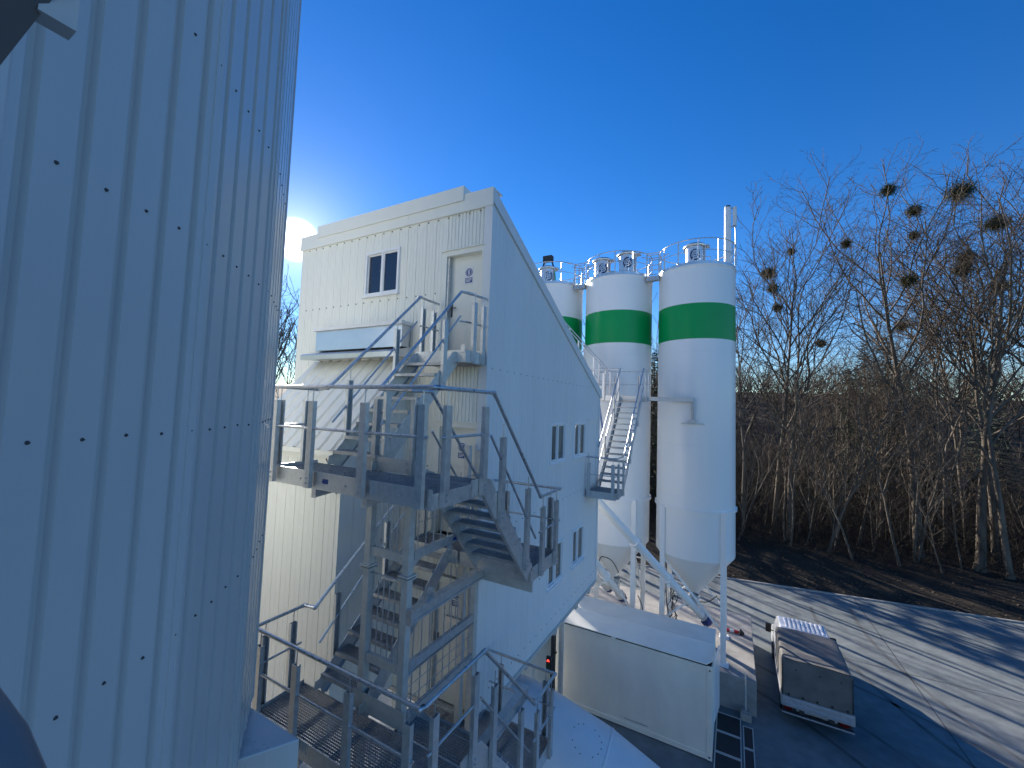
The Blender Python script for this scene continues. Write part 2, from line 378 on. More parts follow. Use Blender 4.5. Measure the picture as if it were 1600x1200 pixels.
mb = MB(); mb.add(vs, fs, True)
tag(mb.obj('wooded_bank', 'soil'), None, None, kind='structure')
def tz(x, y): return terr(x, max(0, y-kerby(x)-.16))

# ================================================================== MAIN BUILDING
BX0, BX1, BY0, BY1, BZ = -9.85, -4.08, 6.47, 13.85, -5.66
bld = thing('mixer_building', 'tall white clad building with steep sloping roof behind the steel stair tower', 'building', (-7, 10, G))
front_holes = [(-7.45, -6.41, 2.43, 3.45), (-5.17, -4.25, .96, 3.08), (-5.17, -4.25, -2.47, -.35), (-5.17, -4.25, -5.6, -3.2)]
mb = MB()
pr = groove_prof(BX0, -5.2, .26, (.33, .66)); pr = [(u-BX0, d) for u, d in pr]
pr2 = groove_prof(-5.2, -4.22, .085, (), w=.03, d=.016); pr += [(u-BX0, d) for u, d in pr2[1:]]+[(BX1-BX0, 0)]
sheet(mb, (BX0, BY0, 0), (1,0,0), (0,-1,0), pr, BZ, 3.9, [(a-BX0, b-BX0, c, d) for a, b, c, d in front_holes])
mb.mat(1)
for k in range(22):
    x = BX0+.3+k*.26
    for z, yy in ((3.84, .012), (2.3, .012), (-1.2, .012)):
        if not any(a-.05 < x < b+.05 and c < z < d+.05 for a, b, c, d in front_holes) and x < -4.3: mb.box(x-.011, BY0-yy, z-.011, x+.011, BY0, z+.011)
mb.obj('front_wall', ['clad_front', 'bolt'], bld)
ztop = lambda y: 4.05-.47*(y-BY0)
side_holes = [(9.57, 10.6, -1.37, -.34), (11.3, 12.33, -1.37, -.34), (9.6, 10.63, -4.48, -3.45), (11.34, 12.37, -4.48, -3.45), (12.68, 13.58, -2.5, -.32)]
mb = MB(); pr = [(u-BY0, d) for u, d in groove_prof(BY0, BY1, .30, (.16, .5), d=.01)]
sheet(mb, (BX1, BY0, 0), (0,1,0), (1,0,0), pr, BZ, lambda u: ztop(BY0+u), [(a-BY0, b-BY0, c, d) for a, b, c, d in side_holes])
mb.mat(1)
for k in range(24):
    y = BY0+.2+k*.3
    for z in (.75, -2.4, -5.3):
        if z < ztop(y)-.3: mb.box(BX1, y-.008, z-.008, BX1+.010, y+.008, z+.008)
mb.obj('side_wall', ['clad', 'bolt'], bld)
mb = MB(); sheet(mb, (BX0, BY1, 0), (0,-1,0), (-1,0,0), [(0,0),(BY1-BY0,0)], BZ, lambda u: ztop(BY1-u))
sheet(mb, (BX1, BY1, 0), (-1,0,0), (0,1,0), groove_prof(0, BX1-BX0, .3), BZ, ztop(BY1))
mb.obj('back_wall', 'clad', bld)
mb = MB(); mb.poly([(BX0-.04, BY0-.02, ztop(BY0)+.02), (BX0-.04, BY1+.12, ztop(BY1+.12)+.02), (BX0-.04, BY1+.12, ztop(BY1+.12)+.14), (BX0-.04, BY0-.02, ztop(BY0)+.16)], (BX1-BX0+.06, 0, 0))
mb.obj('roof', 'clad', bld)
mb = MB(); mb.poly([(BX1+.005, BY0-.02, ztop(BY0)-.1), (BX1+.005, BY1+.13, ztop(BY1+.13)-.1), (BX1+.005, BY1+.13, ztop(BY1+.13)+.17), (BX1+.005, BY0-.02, ztop(BY0)+.17)], (.035, 0, 0))
mb.obj('verge_trim', 'trim', bld)
mb = MB(); mb.box(BX0-.03, BY0-.045, 3.88, BX1+.03, BY0-.005, 4.2); mb.box(BX0-.03, BY0-.045, 4.2, BX1+.03, BY0+.3, 4.235)
mb.box(-6.2, BY0-.052, 3.885, -6.196, BY0-.045, 4.1)
mb.obj('fascia', 'clad_front', bld)
mb = MB(); mb.box(-9.2, BY0-.075, 4.1, -4.73, BY0-.05, 4.4); mb.box(-9.2, BY0-.05, 4.24, -4.73, BY0+.95, 4.4)
mb.obj('parapet', 'clad_front', bld)
mb = MB()
mb.box(BX1-.16, BY0-.028, BZ, BX1+.004, BY0-.004, 3.88); mb.box(BX1+.004, BY0-.028, BZ, BX1+.022, BY0+.1, 3.86)
mb.obj('corner_trim', 'clad', bld)
mb = MB(); mb.box(BX1+.004, BY1-.1, BZ, BX1+.022, BY1+.02, ztop(BY1)-.1); mb.obj('corner_trim', 'clad', bld)
mb = MB(); mb.box(BX1+.004, BY0+.11, BZ-.06, BX1+.03, BY1, BZ+.02); mb.box(BX0, BY0-.03, BZ-.06, BX1+.03, BY0-.004, BZ+.02)
mb.obj('base_trim', 'galv_dull', bld)
mb = MB(); mb.box(BX0+.02, BY0+.02, BZ-.1, BX1-.02, BY1-.02, BZ+.05)
for y in (7.2, 8.9, 10.6, 12.3, 13.5): mb.box(BX0+.1, y-.08, BZ-.34, BX1-.1, y+.08, BZ-.1)
mb.obj('floor_frame', 'galv_dull', bld)
for x in (-9.6, -6.2):
    for y in (6.85, 13.45):
        m2 = MB(); m2.box(x-.1, y-.1, G, x+.1, y-.085, BZ-.1); m2.box(x-.1, y+.085, G, x+.1, y+.1, BZ-.1); m2.box(x-.01, y-.085, G, x+.01, y+.085, BZ-.1)
        m2.box(x-.2, y-.2, G, x+.2, y+.2, G+.03); m2.obj('column', 'cont', bld)
mb = MB(); mb.beam((-9.6, 13.3, BZ-.5), (-5.9, 13.3, G+.6), .09, .09); mb.obj('brace', 'cont', bld)

window(bld, (-6.93, BY0, 2.94), (1,0,0), (0,-1,0), 1.04, 1.02, 'glass')
for y in (10.085, 11.815): window(bld, (BX1, y, -.855), (0,1,0), (1,0,0), 1.03, 1.03, 'glass2')
for y in (10.115, 11.855): window(bld, (BX1, y, -3.965), (0,1,0), (1,0,0), 1.03, 1.03, 'glass2')
def door(c, ud, nd, w, h, rec=.12, sign=True, dm='clad_front', fm='clad_front'):
    c = Vector(c); ud = Vector(ud); nd = Vector(nd); z = Vector((0,0,1))
    def bx(mb, u0, u1, z0, z1, d0, d1):
        mb.add([c+ud*u+nd*d+z*zz for zz in (z0, z1) for d in (d0, d1) for u in (u0, u1)], [(0,2,3,1),(4,5,7,6),(0,1,5,4),(1,3,7,5),(3,2,6,7),(2,0,4,6)])
    m = MB(); bx(m, -w/2+.05, w/2-.02, .02, h-.05, -rec-.05, -rec); d = m.obj('door', dm, bld)
    m = MB(); bx(m, -w/2-.03, -w/2+.05, 0, h+.05, -rec-.05, .012); bx(m, w/2-.02, w/2+.03, 0, h+.05, -rec-.05, .02); bx(m, -w/2+.05, w/2-.02, h-.05, h+.05, -rec-.05, .02)
    bx(m, -w/2-.07, w/2+.05, h+.05, h+.07, -.02, .05)
    m.obj('door_frame', fm, d)
    if sign:
        m = MB(); bx(m, -w/2+.051, -w/2+.085, .02, h-.05, -rec-.001, -rec+.10); m.obj('door_stop', 'galv', d)
    m = MB(); p = c+ud*(-w/2+.13)+nd*(-rec)+z*(h*.48)
    bx(m, -w/2+.11, -w/2+.15, h*.40, h*.53, -rec, -rec+.012); m.tube([p+nd*.01, p+nd*.06, p+nd*.06+ud*.14], .011, 8)
    m.obj('handle', 'bolt', d)
    if sign: safety_sign(d, c+nd*(-rec+.001)+ud*.06+z*sign, ud, nd)
    return d
door((-4.71, BY0, .96), (1,0,0), (0,-1,0), .92, 2.12, sign=1.66)
door((-4.71, BY0, -2.47), (1,0,0), (0,-1,0), .92, 2.12, sign=1.62)
door((-4.71, BY0, -5.6), (1,0,0), (0,-1,0), .92, 2.3, sign=1.95)
door((BX1, 13.13, -2.5), (0,1,0), (1,0,0), .9, 2.18, rec=.02, sign=False, dm='clad', fm='clad')

# ------------------------------------------------------------------ lean-to annex
AX0, AX1, AY = -9.0, -6.05, 4.96
an = thing('lean_to_annex', 'white lean-to, warm bounced light in its front colour, with ribbed pitched roof beside the stair tower', 'annex', (-7.5, 5.6, G))
zr = lambda y: -.80+(y-4.85)*1.10
mb = MB(); sheet(mb, (AX0, AY, 0), (1,0,0), (0,-1,0), [(u, d) for u, d in groove_prof(0, AX1-AX0, .285, (.5,), w=.02, d=.014)], BZ, -.80)
mb.obj('front_wall', 'clad_front', an)
mb = MB(); sheet(mb, (AX1, AY, 0), (0,1,0), (1,0,0), groove_prof(0, BY0-AY, .3, (.5,)), BZ, lambda u: zr(AY+u)-.04)
sheet(mb, (AX0, BY0, 0), (0,-1,0), (-1,0,0), [(0,0),(BY0-AY,0)], BZ, lambda u: zr(BY0-u)-.04)
mb.obj('side_wall', 'clad', an)
# ribbed roof sheet
mb = MB(); prof = []; u = 0
while u < 3.1:
    prof += [(u, 0), (u+.245, 0), (u+.27, .035), (u+.305, .035)]; u += .33
prof += [(u, 0)]
W0 = AX0-.1
def rp(u, d, y): 
    nrm_ = Vector((0, -1.10, 1)).normalized(); return Vector((W0+u, y, zr(y)))+nrm_*d
top = [rp(u, d, 6.46) for u, d in prof]; bot = [rp(u, d, 4.80) for u, d in prof]
n = len(prof); mb.add(bot+top, [(i, i+1, n+i+1, n+i) for i in range(n-1)])
mb.poly([(W0, 4.80, zr(4.80)-.005), (W0, 6.46, zr(6.46)-.005), (W0, 6.46, zr(6.46)-.08), (W0, 4.80, zr(4.80)-.08)], (prof[-1][0], 0, 0))
mb.obj('roof', 'clad_front', an)
mb = MB(); mb.extr([(0,0),(.1,0),(.115,.1),(.1,.1),(.09,.015),(.012,.015),(.012,.1),(0,.1)], (AX0-.1, AY-.02, -.97), (AX1+.03, AY-.02, -.97)); 
mb.box(AX0, AY-.03, -1.06, AX1+.01, AY-.004, -.98)
mb.obj('gutter', 'clad_front', an)
mb = MB(); mb.box(-8.72, 6.2, 1.2, -6.0, 6.44, 1.66); mb.obj('flashing_panel', 'flash', an)
mb = MB(); mb.box(-8.78, 6.14, 1.66, -5.96, 6.45, 1.735); mb.obj('flashing_cap', 'trim', an)
mb = MB(); mb.poly([(-8.95, 6.44, 1.22), (-8.95, 6.02, 1.10), (-8.95, 5.98, 1.07), (-8.95, 5.99, .97), (-8.95, 6.02, .97), (-8.95, 6.44, 1.0)], (3.0, 0, 0)); mb.obj('flashing_apron', 'flash', an)
mb = MB(); mb.tube([(-6.35, AY-.1, -1.0), (-6.2, AY-.14, -1.12), (-6.05, AY-.1, -1.05), (-6.1, AY-.06, -1.25), (-6.12, AY-.03, -1.6)], .012, 6); mb.obj('cable', 'dark', an)

# ================================================================== FOREGROUND AGGREGATE SILO (30-sided, ribbed sheets)
uu = Vector((math.sin(R(-29.75)), math.cos(R(-29.75)), 0)); nn = Vector((-uu.y, uu.x, 0))   # nn points left, away from the eye
FW = 1.0; BEND = R(12)
start = uu*1.407+nn*1.77
agg = thing('clad_silo', 'huge ribbed white clad silo wall filling the left edge', 'silo', (-6.61, -1.58, G))
def pent(p, d, inn):
    return p, d, inn
facets = []; p = start.copy(); d = uu.copy()
for k in range(30):
    facets.append((p.copy(), d.copy())); p = p+d*FW
    a = BEND; d = Vector((d.x*math.cos(a)-d.y*math.sin(a), d.x*math.sin(a)+d.y*math.cos(a), 0))
ZB, ZT = -2.93, 6.5
mb = MB()
for k, (p, d) in enumerate(facets):
    outn = Vector((d.y, -d.x, 0))
    pr = [(0, 0)]
    for j in range(5):
        u = .06+j*.2; pr += [(u-.028, 0), (u-.023, -.032), (u+.023, -.032), (u+.028, 0)]
    pr += [(FW, 0)]
    sheet(mb, p, d, outn, pr, ZB, ZT)
    # lapped joint at the facet's end
    q = p+d*(FW-.035); mb.beam(q+outn*.004+Vector((0,0,ZB)), q+outn*.004+Vector((0,0,ZT)), .05, .006, outn)
    if k in (0, 1, 2, 3, 28, 29):
        for z in (-1.31, -.187, .90, 2.0):
            for j in range(5):
                c = p+d*(.165+j*.2)+Vector((0,0,z+random.uniform(-.006, .006)))
                mb.mat(1); mb.lathe([(.0085, 0), (.0085, .002), (.0055, .003), (.005, .008), (1e-4, .008)], c, 8, axis=outn, smooth=False); mb.mat(0)
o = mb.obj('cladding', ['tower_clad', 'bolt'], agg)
cen = Vector((-6.61, -1.58, 0))
mb = MB()
ring = []
for p, d in facets: ring.append(p+Vector((d.y, -d.x, 0))*.05)
n = len(ring); mb.add([Vector((q.x, q.y, ZT)) for q in ring], [tuple(range(n))]); mb.obj('top_deck', 'tower_clad', agg)
mb = MB(); pts = [(-3.34, 2.46), (-3.62, 1.98), (-4.2, .9), (-5.2, -.6), (-8, -1.5), (-8.5, 1.5), (-6.2, 2.46)]
mb.poly([(x, y, ZB-.42) for x, y in pts], (0, 0, .40)); o = mb.obj('ledge', 'tower_clad', agg); bevel(o, .012)
mb = MB(); mb.lathe([(.028, 0), (.028, .01), (.016, .014), (.016, .03), (1e-4, .03)], (-3.86, 2.27, ZB-.02), 12); mb.obj('ledge_bolt', 'galv', agg)
mb = MB(); mb.lathe([(4.45, G+HZ-HZ), (4.45, ZB-.42)], (cen.x, cen.y, 0), 30, smooth=False); mb.obj('skirt', 'concrete', agg)
# steel just beside the lens
ob = thing('overhead_steel_beam', 'dark steel beam slanting across the top left corner', 'beam', (-1.1, .0, .5))
mb = MB(); mb.beam((-1.02, .02, .33), (-.80, .16, .80), .11, .08); mb.obj('beam', mat('grey_steel_paint', (.13, .14, .15), .5), ob)
mb = MB(); mb.box(-.93, .155, .560, -.895, .195, .66); mb.obj('bracket', 'galv_dull', ob)
hr = thing('steel_handrail', 'dark blurred handrail tube at the bottom left corner', 'handrail', (-.5, .1, -.6))
mb = MB(); mb.tube([(-.69, .02, -.125), (-.58, .075, -.23), (-.52, .10, -.287), (-.48, .115, -.345), (-.46, .12, -.445), (-.45, .12, -.9)], .028, 14); mb.obj('tube', mat('dark_paint', (.14, .15, .165), .5), hr)

# ================================================================== STAIR TOWER
def cprof(w=.1, d=.05, t=.006, flip=1):     # lipped channel section, open side towards -b
    f = flip; return [(-w/2, 0), (w/2, 0), (w/2, -d*f), (w/2-.02, -d*f), (w/2-.02, -d*f+t*f), (w/2-t, -d*f+t*f), (w/2-t, -t*f), (-w/2+t, -t*f), (-w/2+t, -d*f+t*f), (-w/2+.02, -d*f+t*f), (-w/2+.02, -d*f), (-w/2, -d*f)]
def grating(mb, x0, y0, x1, y1, z, pitch=.034, along='y', hb=.026):
    # bearing bars deep, cross bars shallow
    if along == 'y':
        n = int((x1-x0)/pitch)
        for i in range(n+1):
            x = x0+(x1-x0)*i/n; mb.box(x-.0015, y0, z-hb, x+.0015, y1, z)
        n = int((y1-y0)/pitch)
        for i in range(n+1):
            y = y0+(y1-y0)*i/n; mb.box(x0, y-.0015, z-.011, x1, y+.0015, z-.001)
    else:
        n = int((y1-y0)/pitch)
        for i in range(n+1):
            y = y0+(y1-y0)*i/n; mb.box(x0, y-.0015, z-hb, x1, y+.0015, z)
        n = int((x1-x0)/pitch)
        for i in range(n+1):
            x = x0+(x1-x0)*i/n; mb.box(x-.0015, y0, z-.011, x+.0015, y1, z-.001)
def bolts(mb, p, nd, r=.011, h=.012):
    mb.lathe([(r, 0), (r, h), (1e-4, h)], p, 6, axis=nd, smooth=False)
def platform(root, x0, y0, x1, y1, z, edges='fblr', toe=.0, ch=.17, brackets=(), tagx=None, along='x', extra=None):
    fr = MB(); t = .008
    lip = .045
    E = {'f': ((x0, y0), (x1, y0)), 'b': ((x0, y1), (x1, y1)), 'l': ((x0, y0), (x0, y1)), 'r': ((x1, y0), (x1, y1))}
    fr.box(x0, y0, z-ch, x1, y0+t, z+lip); fr.box(x0, y1-t, z-ch, x1, y1, z+lip if 'b' in edges else z)
    fr.box(x0, y0+t, z-ch, x0+t, y1-t, z+lip); fr.box(x1-t, y0+t, z-ch, x1, y1-t, z+lip if 'r' in edges else z)
    fr.box(x0+t, y0+t, z-ch, x1-t, y0+.05, z-ch+t); fr.box(x0+t, y1-.05, z-ch, x1-t, y1-t, z-ch+t)
    nb = max(1, int((x1-x0)/.9))
    for i in range(1, nb+1):
        x = x0+(x1-x0)*i/(nb+1); fr.box(x-.02, y0+t, z-.1, x+.02, y1-t, z-.032)
    for i in range(int((x1-x0)/.42)+1):
        bolts(fr, (x0+.22+i*.42, y0, z-.07), (0,-1,0))
    frame = fr.obj('platform', 'galv', root)
    g = MB(); grating(g, x0+t+.004, y0+t+.004, x1-t-.004, y1-t-.004, z, along=along); g.obj('grating', 'grate', frame)
    if extra:
        g = MB(); ex = extra; fr2 = MB(); fr2.box(ex[0], ex[1], z-ch, ex[2], ex[1]+t, z); fr2.box(ex[2]-t, ex[1], z-ch, ex[2], ex[3], z+lip); fr2.box(ex[0], ex[1], z-ch, ex[0]+t, ex[3], z+lip); fr2.box(ex[0], ex[3]-t, z-ch, ex[2], ex[3], z)
        fr2.obj('frame_extension', 'galv', frame); grating(g, ex[0]+t, ex[1]+t, ex[2]-t, ex[3]-t, z, along=along); g.obj('grating', 'grate', frame)
    for bx in brackets:
        b = MB(); b.poly([(bx-.006, y0+.002, z-ch), (bx-.006, y1, z-ch), (bx-.006, y1, z-ch-.02), (bx-.006, y0+.45, z-ch-.07), (bx-.006, y0+.002, z-ch-.11)], (.012, 0, 0))
        b.box(bx-.04, y0-.004, z-ch-.11, bx+.04, y0+.002, z-ch); b.obj('bracket', 'galv', frame)
    if tagx is not None:
        b = MB(); b.box(tagx-.05, y0-.003, z-.085, tagx+.05, y0, z-.03); b.obj('maker_tag', 'blue_tag', frame)
    return frame
def tread(mb, x0, x1, y, z, dep=.25, sgn=1):        # front edge at y, tread extends sgn*dep
    a, b = sorted((y, y+sgn*dep)); f0, f1 = sorted((y, y+sgn*.012))
    mb.box(x0, f0, z-.045, x1, f1, z+.004); 
    n0, n1 = sorted((y+sgn*.012, y+sgn*.035)); mb.box(x0, n0, z-.004, x1, n1, z+.003)
    b0, b1 = sorted((y+sgn*(dep-.005), y+sgn*dep)); mb.box(x0, b0, z-.035, x1, b1, z)
    mb.box(x0-.001, a, z-.05, x0+.005, b, z); mb.box(x1-.005, a, z-.05, x1+.001, b, z)
    grating(mb, x0+.006, min(a, b)+.013, x1-.006, max(a, b)-.006, z, along='x', pitch=.036)
def flight(root, x0, x1, y0, z0, y1, z1, n):       # lower end (y0,z0) to upper end (y1,z1); n treads between
    dy, dz = y1-y0, z1-z0; ln = math.hypot(dy, dz); sg = 1 if dy > 0 else -1
    base = None
    for xx, w in ((x0, 1), (x1, -1)):
        mb = MB(); t = .010
        # shaped plate: deep band along the slope with clipped ends
        ny, nz = -dz/ln*sg, dy/ln*sg   # unit normal (upwards side)
        if nz < 0: ny, nz = -ny, -nz
        hu, hd = .07, .17
        sl = lambda t_, off: (y0+dy*t_+ny*off, z0+dz*t_+nz*off)
        A = [sl(0, -hd), sl(1, -hd), (y1+sg*.02, z1-.17), (y1+sg*.02, z1+.03), sl(.97, hu), sl(.05, hu), (y0-sg*.02, z0+.13), (y0-sg*.04, z0+.01), (y0+sg*.07, z0+.002)]
        px = xx-(t if w < 0 else 0)
        mb.poly([(px, a, b) for a, b in A], (t, 0, 0))
        # turned flange at the lower edge
        p0 = sl(.02, -hd); p1 = sl(.98, -hd)
        mb.beam((xx+w*.022, p0[0], p0[1]), (xx+w*.022, p1[0], p1[1]), .044, .006, (0, ny, nz))
        for k in range(n):
            tt = (k+1)/(n+1)
            for o in (-.05, .03):
                q = sl(tt, o); bolts(mb, (xx-w*.001, q[0], q[1]), (-w, 0, 0), .009, .008)
        o = mb.obj('stringer', 'galv', root)
    for k in range(n):
        tt = (k+1)/(n+1); mb = MB(); tread(mb, x0+.012, x1-.012, y0+dy*tt-sg*.16, z0+dz*tt, .25, sg); mb.obj('tread', 'grate', root)
def railing(root, pts, posts, mids=None, h2=.55, r=.024, gap=.18, pd=.9, name='railing', openends=(0, 0), d2=None):
    """pts: top rail points; posts: (x, y, floor_z, rail_z, outward normal)"""
    mb = MB(); pts = [Vector(p) for p in pts]
    for a, b in zip(pts[:-1], pts[1:]): mb.tube([a, b], r, 12)
    for q in pts[1:-1]: mb.ball(q, r*1.28, 10)
    for i in range(1, len(pts)-1):
        for nb_ in (pts[i-1], pts[i+1]):
            d = (nb_-pts[i]); d.normalize(); mb.tube([pts[i], pts[i]+d*.06], r*1.22, 10)
    rail = mb.obj(name, 'galv_tube', root)
    if mids:
        for seg in mids: 
            m = MB(); m.tube(seg, .0165, 10); m.obj('mid_rail', 'galv_tube', rail)
    for x, y, zf, zrail, nd in posts:
        nd = Vector((*nd, 0)); m = MB(); 
        zt = zrail-gap
        p = Vector((x, y, zf-.15))+nd*.004; q = Vector((x, y, zt))+nd*.004
        a, b, dd = m.frame(p, q, nd)
        m.extr(cprof(.095, .055), p+nd*.056, q+nd*.056, nd)
        bolts(m, p+nd*.06+Vector((0,0,.06)), nd); bolts(m, p+nd*.06+Vector((0,0,.12)), nd)
        po = m.obj('post', 'galv', rail)
        m = MB(); m.tube([(x+nd.x*.03, y+nd.y*.03, zt-.02), (x+nd.x*.03, y+nd.y*.03, zrail)], .0075, 6); m.obj('rail_stem', 'galv_tube', rail)
    return rail

st = thing('stair_tower', 'galvanised steel stair tower with grated landings and tube handrails in front of the white building', 'staircase', (-4.0, 4.2, G))
P1, P3, P5, LT, L2, L4 = -.91, -4.08, -7.22, .95, -2.48, -5.62
FX0, FX1, GX0, GX1 = -5.2, -4.3, -3.65, -2.72
YB = 4.07
for zf, tg in ((P1, -5.0+.98), (P3, None), (P5, None)):
    platform(st, -5.5, 3.36, -2.72, YB, zf, edges='fl', brackets=(-4.58, -3.69) if zf > -8 else (), tagx=(-4.38 if tg is not None else None), extra=(GX0-.02, YB, GX1, 4.42, zf))
platform(st, -5.25, 5.80, -4.10, 6.44, LT, edges='lr')
for zf in (L2, L4):
    platform(st, -5.22, 5.80, -4.1, 6.44, zf, edges='l'); platform(st, -4.05, 5.80, -2.72, 6.80, zf, edges='rb')
flight(st, FX0, FX1, 4.04, P1, 5.80, LT, 8)
flight(st, FX0, FX1, 4.04, P3, 5.80, L2, 7)
flight(st, FX0, FX1, 4.04, P5, 5.80, L4, 7)
flight(st, GX0, GX1, 5.80, L2, 4.42, P1, 7)
flight(st, GX0, GX1, 5.80, L4, 4.42, P3, 7)
H = 1.1
def floor_rails(zf, upper):
    zr_ = zf+H; zm = zf+.58; fr_z = {P1: (LT, L2), P3: (L2, L4)}[zf]
    zup, zdn = fr_z[0]+H, fr_z[1]+H
    # outer rail: left end, front, right side, down flight, lower landing
    y0 = 3.33
    posts = [(-5.36, y0, zf, zr_, (0,-1)), (-4.62, y0, zf, zr_, (0,-1)), (-3.70, y0, zf, zr_, (0,-1)), (-2.84, y0, zf, zr_, (0,-1)),
             (-2.72, 3.52, zf, zr_, (1,0)), (-2.72, 4.28, zf, zr_, (1,0)), (-5.5, 3.46, zf, zr_, (-1,0)), (-5.5, 3.86, zf, zr_, (-1,0))]
    dz = (zr_-zdn)
    posts += [(-2.72, 4.75, zf-.34-.1, zr_-dz*(.33/1.5)-.05, (1,0)), (-2.72, 5.55, zf-1.2-.1, zr_-dz*(1.12/1.5)-.02, (1,0)),
              (-2.72, 6.12, zdn-H, zdn, (1,0)), (-2.72, 6.68, zdn-H, zdn, (1,0)), (-2.86, 6.80, zdn-H, zdn, (0,1)), (-3.75, 6.80, zdn-H, zdn, (0,1))]
    xr = -2.685
    zl2 = zdn-H
    mids = [[(-5.54, y0-.03, zm), (-2.76, y0-.03, zm)], [(xr, 3.42, zm), (xr, 4.36, zm)], [(-5.53, 3.40, zm), (-5.53, 4.0, zm)],
            [(xr, 4.42, zm-.02), (xr, 5.85, zl2+.50)], [(xr, 5.98, zl2+.55), (xr, 6.84, zl2+.55)], [(-2.76, 6.83, zl2+.55), (-4.0, 6.83, zl2+.55)]]
    railing(st, [(-5.18, 5.82, zup), (-5.30, 4.02, zr_+.02), (-5.53, 4.02, zr_), (-5.53, y0-.03, zr_), (xr-.02, y0-.03, zr_), (xr, y0+.03, zr_), (xr, 4.46, zr_), (xr, 6.0, zdn), (xr, 6.83, zdn), (-4.03, 6.83, zdn)], posts, mids)
    # flight going up: left hand side post and mid rail, then right side / well rail
    dzu = zup-zr_
    lp = [(-5.2, 4.35, zf+.20, zr_+dzu*(.33/1.78), (-1,0)), (-5.2, 5.30, zf+1.2, zr_+dzu*(1.27/1.78), (-1,0))]
    railing(st, [(-5.24, 5.78, zup+.0), (-5.24, 6.42, zup)], lp+[(-5.22, 5.98, zup-H, zup, (-1,0)), (-5.22, 6.3, zup-H, zup, (-1,0))],
            [[(-5.24, 4.08, zf+.62), (-5.24, 5.80, zup-H+.62)], [(-5.24, 5.86, zup-H+.56), (-5.24, 6.42, zup-H+.56)]])
    wp = [(-4.3, 4.20, zf+.1, zr_+dzu*(.15/1.78), (1,0)), (-4.3, 5.42, zf+1.32, zr_+dzu*(1.38/1.78), (1,0)), (-3.65, 4.12, zf, zr_, (-1,0))]
    if upper:
        endp = [(-4.27, 5.80, zup), (-4.27, 5.84, zup)]
    pts = [(-4.27, 5.84, zup), (-4.27, 4.05, zr_+.02), (-3.68, 4.05, zr_), (-3.68, 4.44, zr_), (-3.68, 5.9, zdn)]
    if upper: railing(st, pts, wp, [[(-4.27, 4.1, zf+.62), (-4.27, 5.84, zup-H+.66)], [(-3.68, 4.48, zm-.02), (-3.68, 5.86, zl2+.55)]])
floor_rails(P1, True); floor_rails(P3, False)
railing(st, [(-4.27, 5.84, LT+H), (-4.22, 6.02, LT+H+.01), (-4.12, 6.42, LT+H)], [(-4.11, 6.0, LT, LT+H, (1,0)), (-4.11, 6.3, LT, LT+H, (1,0))], [[(-4.27, 5.8, LT+.56), (-4.2, 5.95, LT+.57), (-4.09, 6.42, LT+.56)]])
m = MB(); m.box(-4.20, 5.79, LT+.0, -4.11, 5.80, LT+.14); m.box(-5.25, 6.42, LT-.17, -4.1, 6.43, LT+.12); m.obj('toe_plate', 'galv', st)
m = MB(); m.box(-4.52, 4.095, P1+.005, -3.60, 4.105, P1+.19); [bolts(m, (x, 4.095, P1+zz), (0,-1,0)) for x in (-4.36, -3.76) for zz in (.06, .14)]; m.obj('toe_plate', 'galv_dull', st)
m = MB(); m.box(-4.52, 4.095, P3+.005, -3.60, 4.105, P3+.24); m.obj('toe_plate', 'galv_dull', st)
# columns of the well, splice flanges, end columns
CX = (-4.42, -3.72); CY = 4.165
for x in CX:
    m = MB()
    for za, zb_ in ((G, -5.25), (-5.24, -2.23), (-2.22, P1-.02), ):
        m.box(x-.05, CY-.05, za, x+.05, CY+.05, zb_)
    m.box(x-.085, CY-.085, -2.255, x+.085, CY+.085, -2.232); m.box(x-.085, CY-.085, -2.218, x+.085, CY+.085, -2.195)
    m.box(x-.085, CY-.085, -5.275, x+.085, CY+.085, -5.215); m.box(x-.12, CY-.12, G, x+.12, CY+.12, G+.02)
    m.box(x-.04, CY-.04, P1-.02, x+.04, CY+.04, P1+.98)
    m.obj('column', 'galv_dull', st)
for x in (-3.70, -4.30, -2.80):
    m = MB(); yy = 5.74 if x > -4 else 6.3
    if x == -2.80: m.box(x-.045, 5.86, G, x+.045, 5.95, L4-.17)
    else:
        m.box(x-.05, yy-.05, G, x+.05, yy+.05, (L2-.17)); m.box(x-.05, yy-.05, L2+.01, x+.05, yy+.05, P1+.2)
    m.obj('column', 'galv_dull', st)
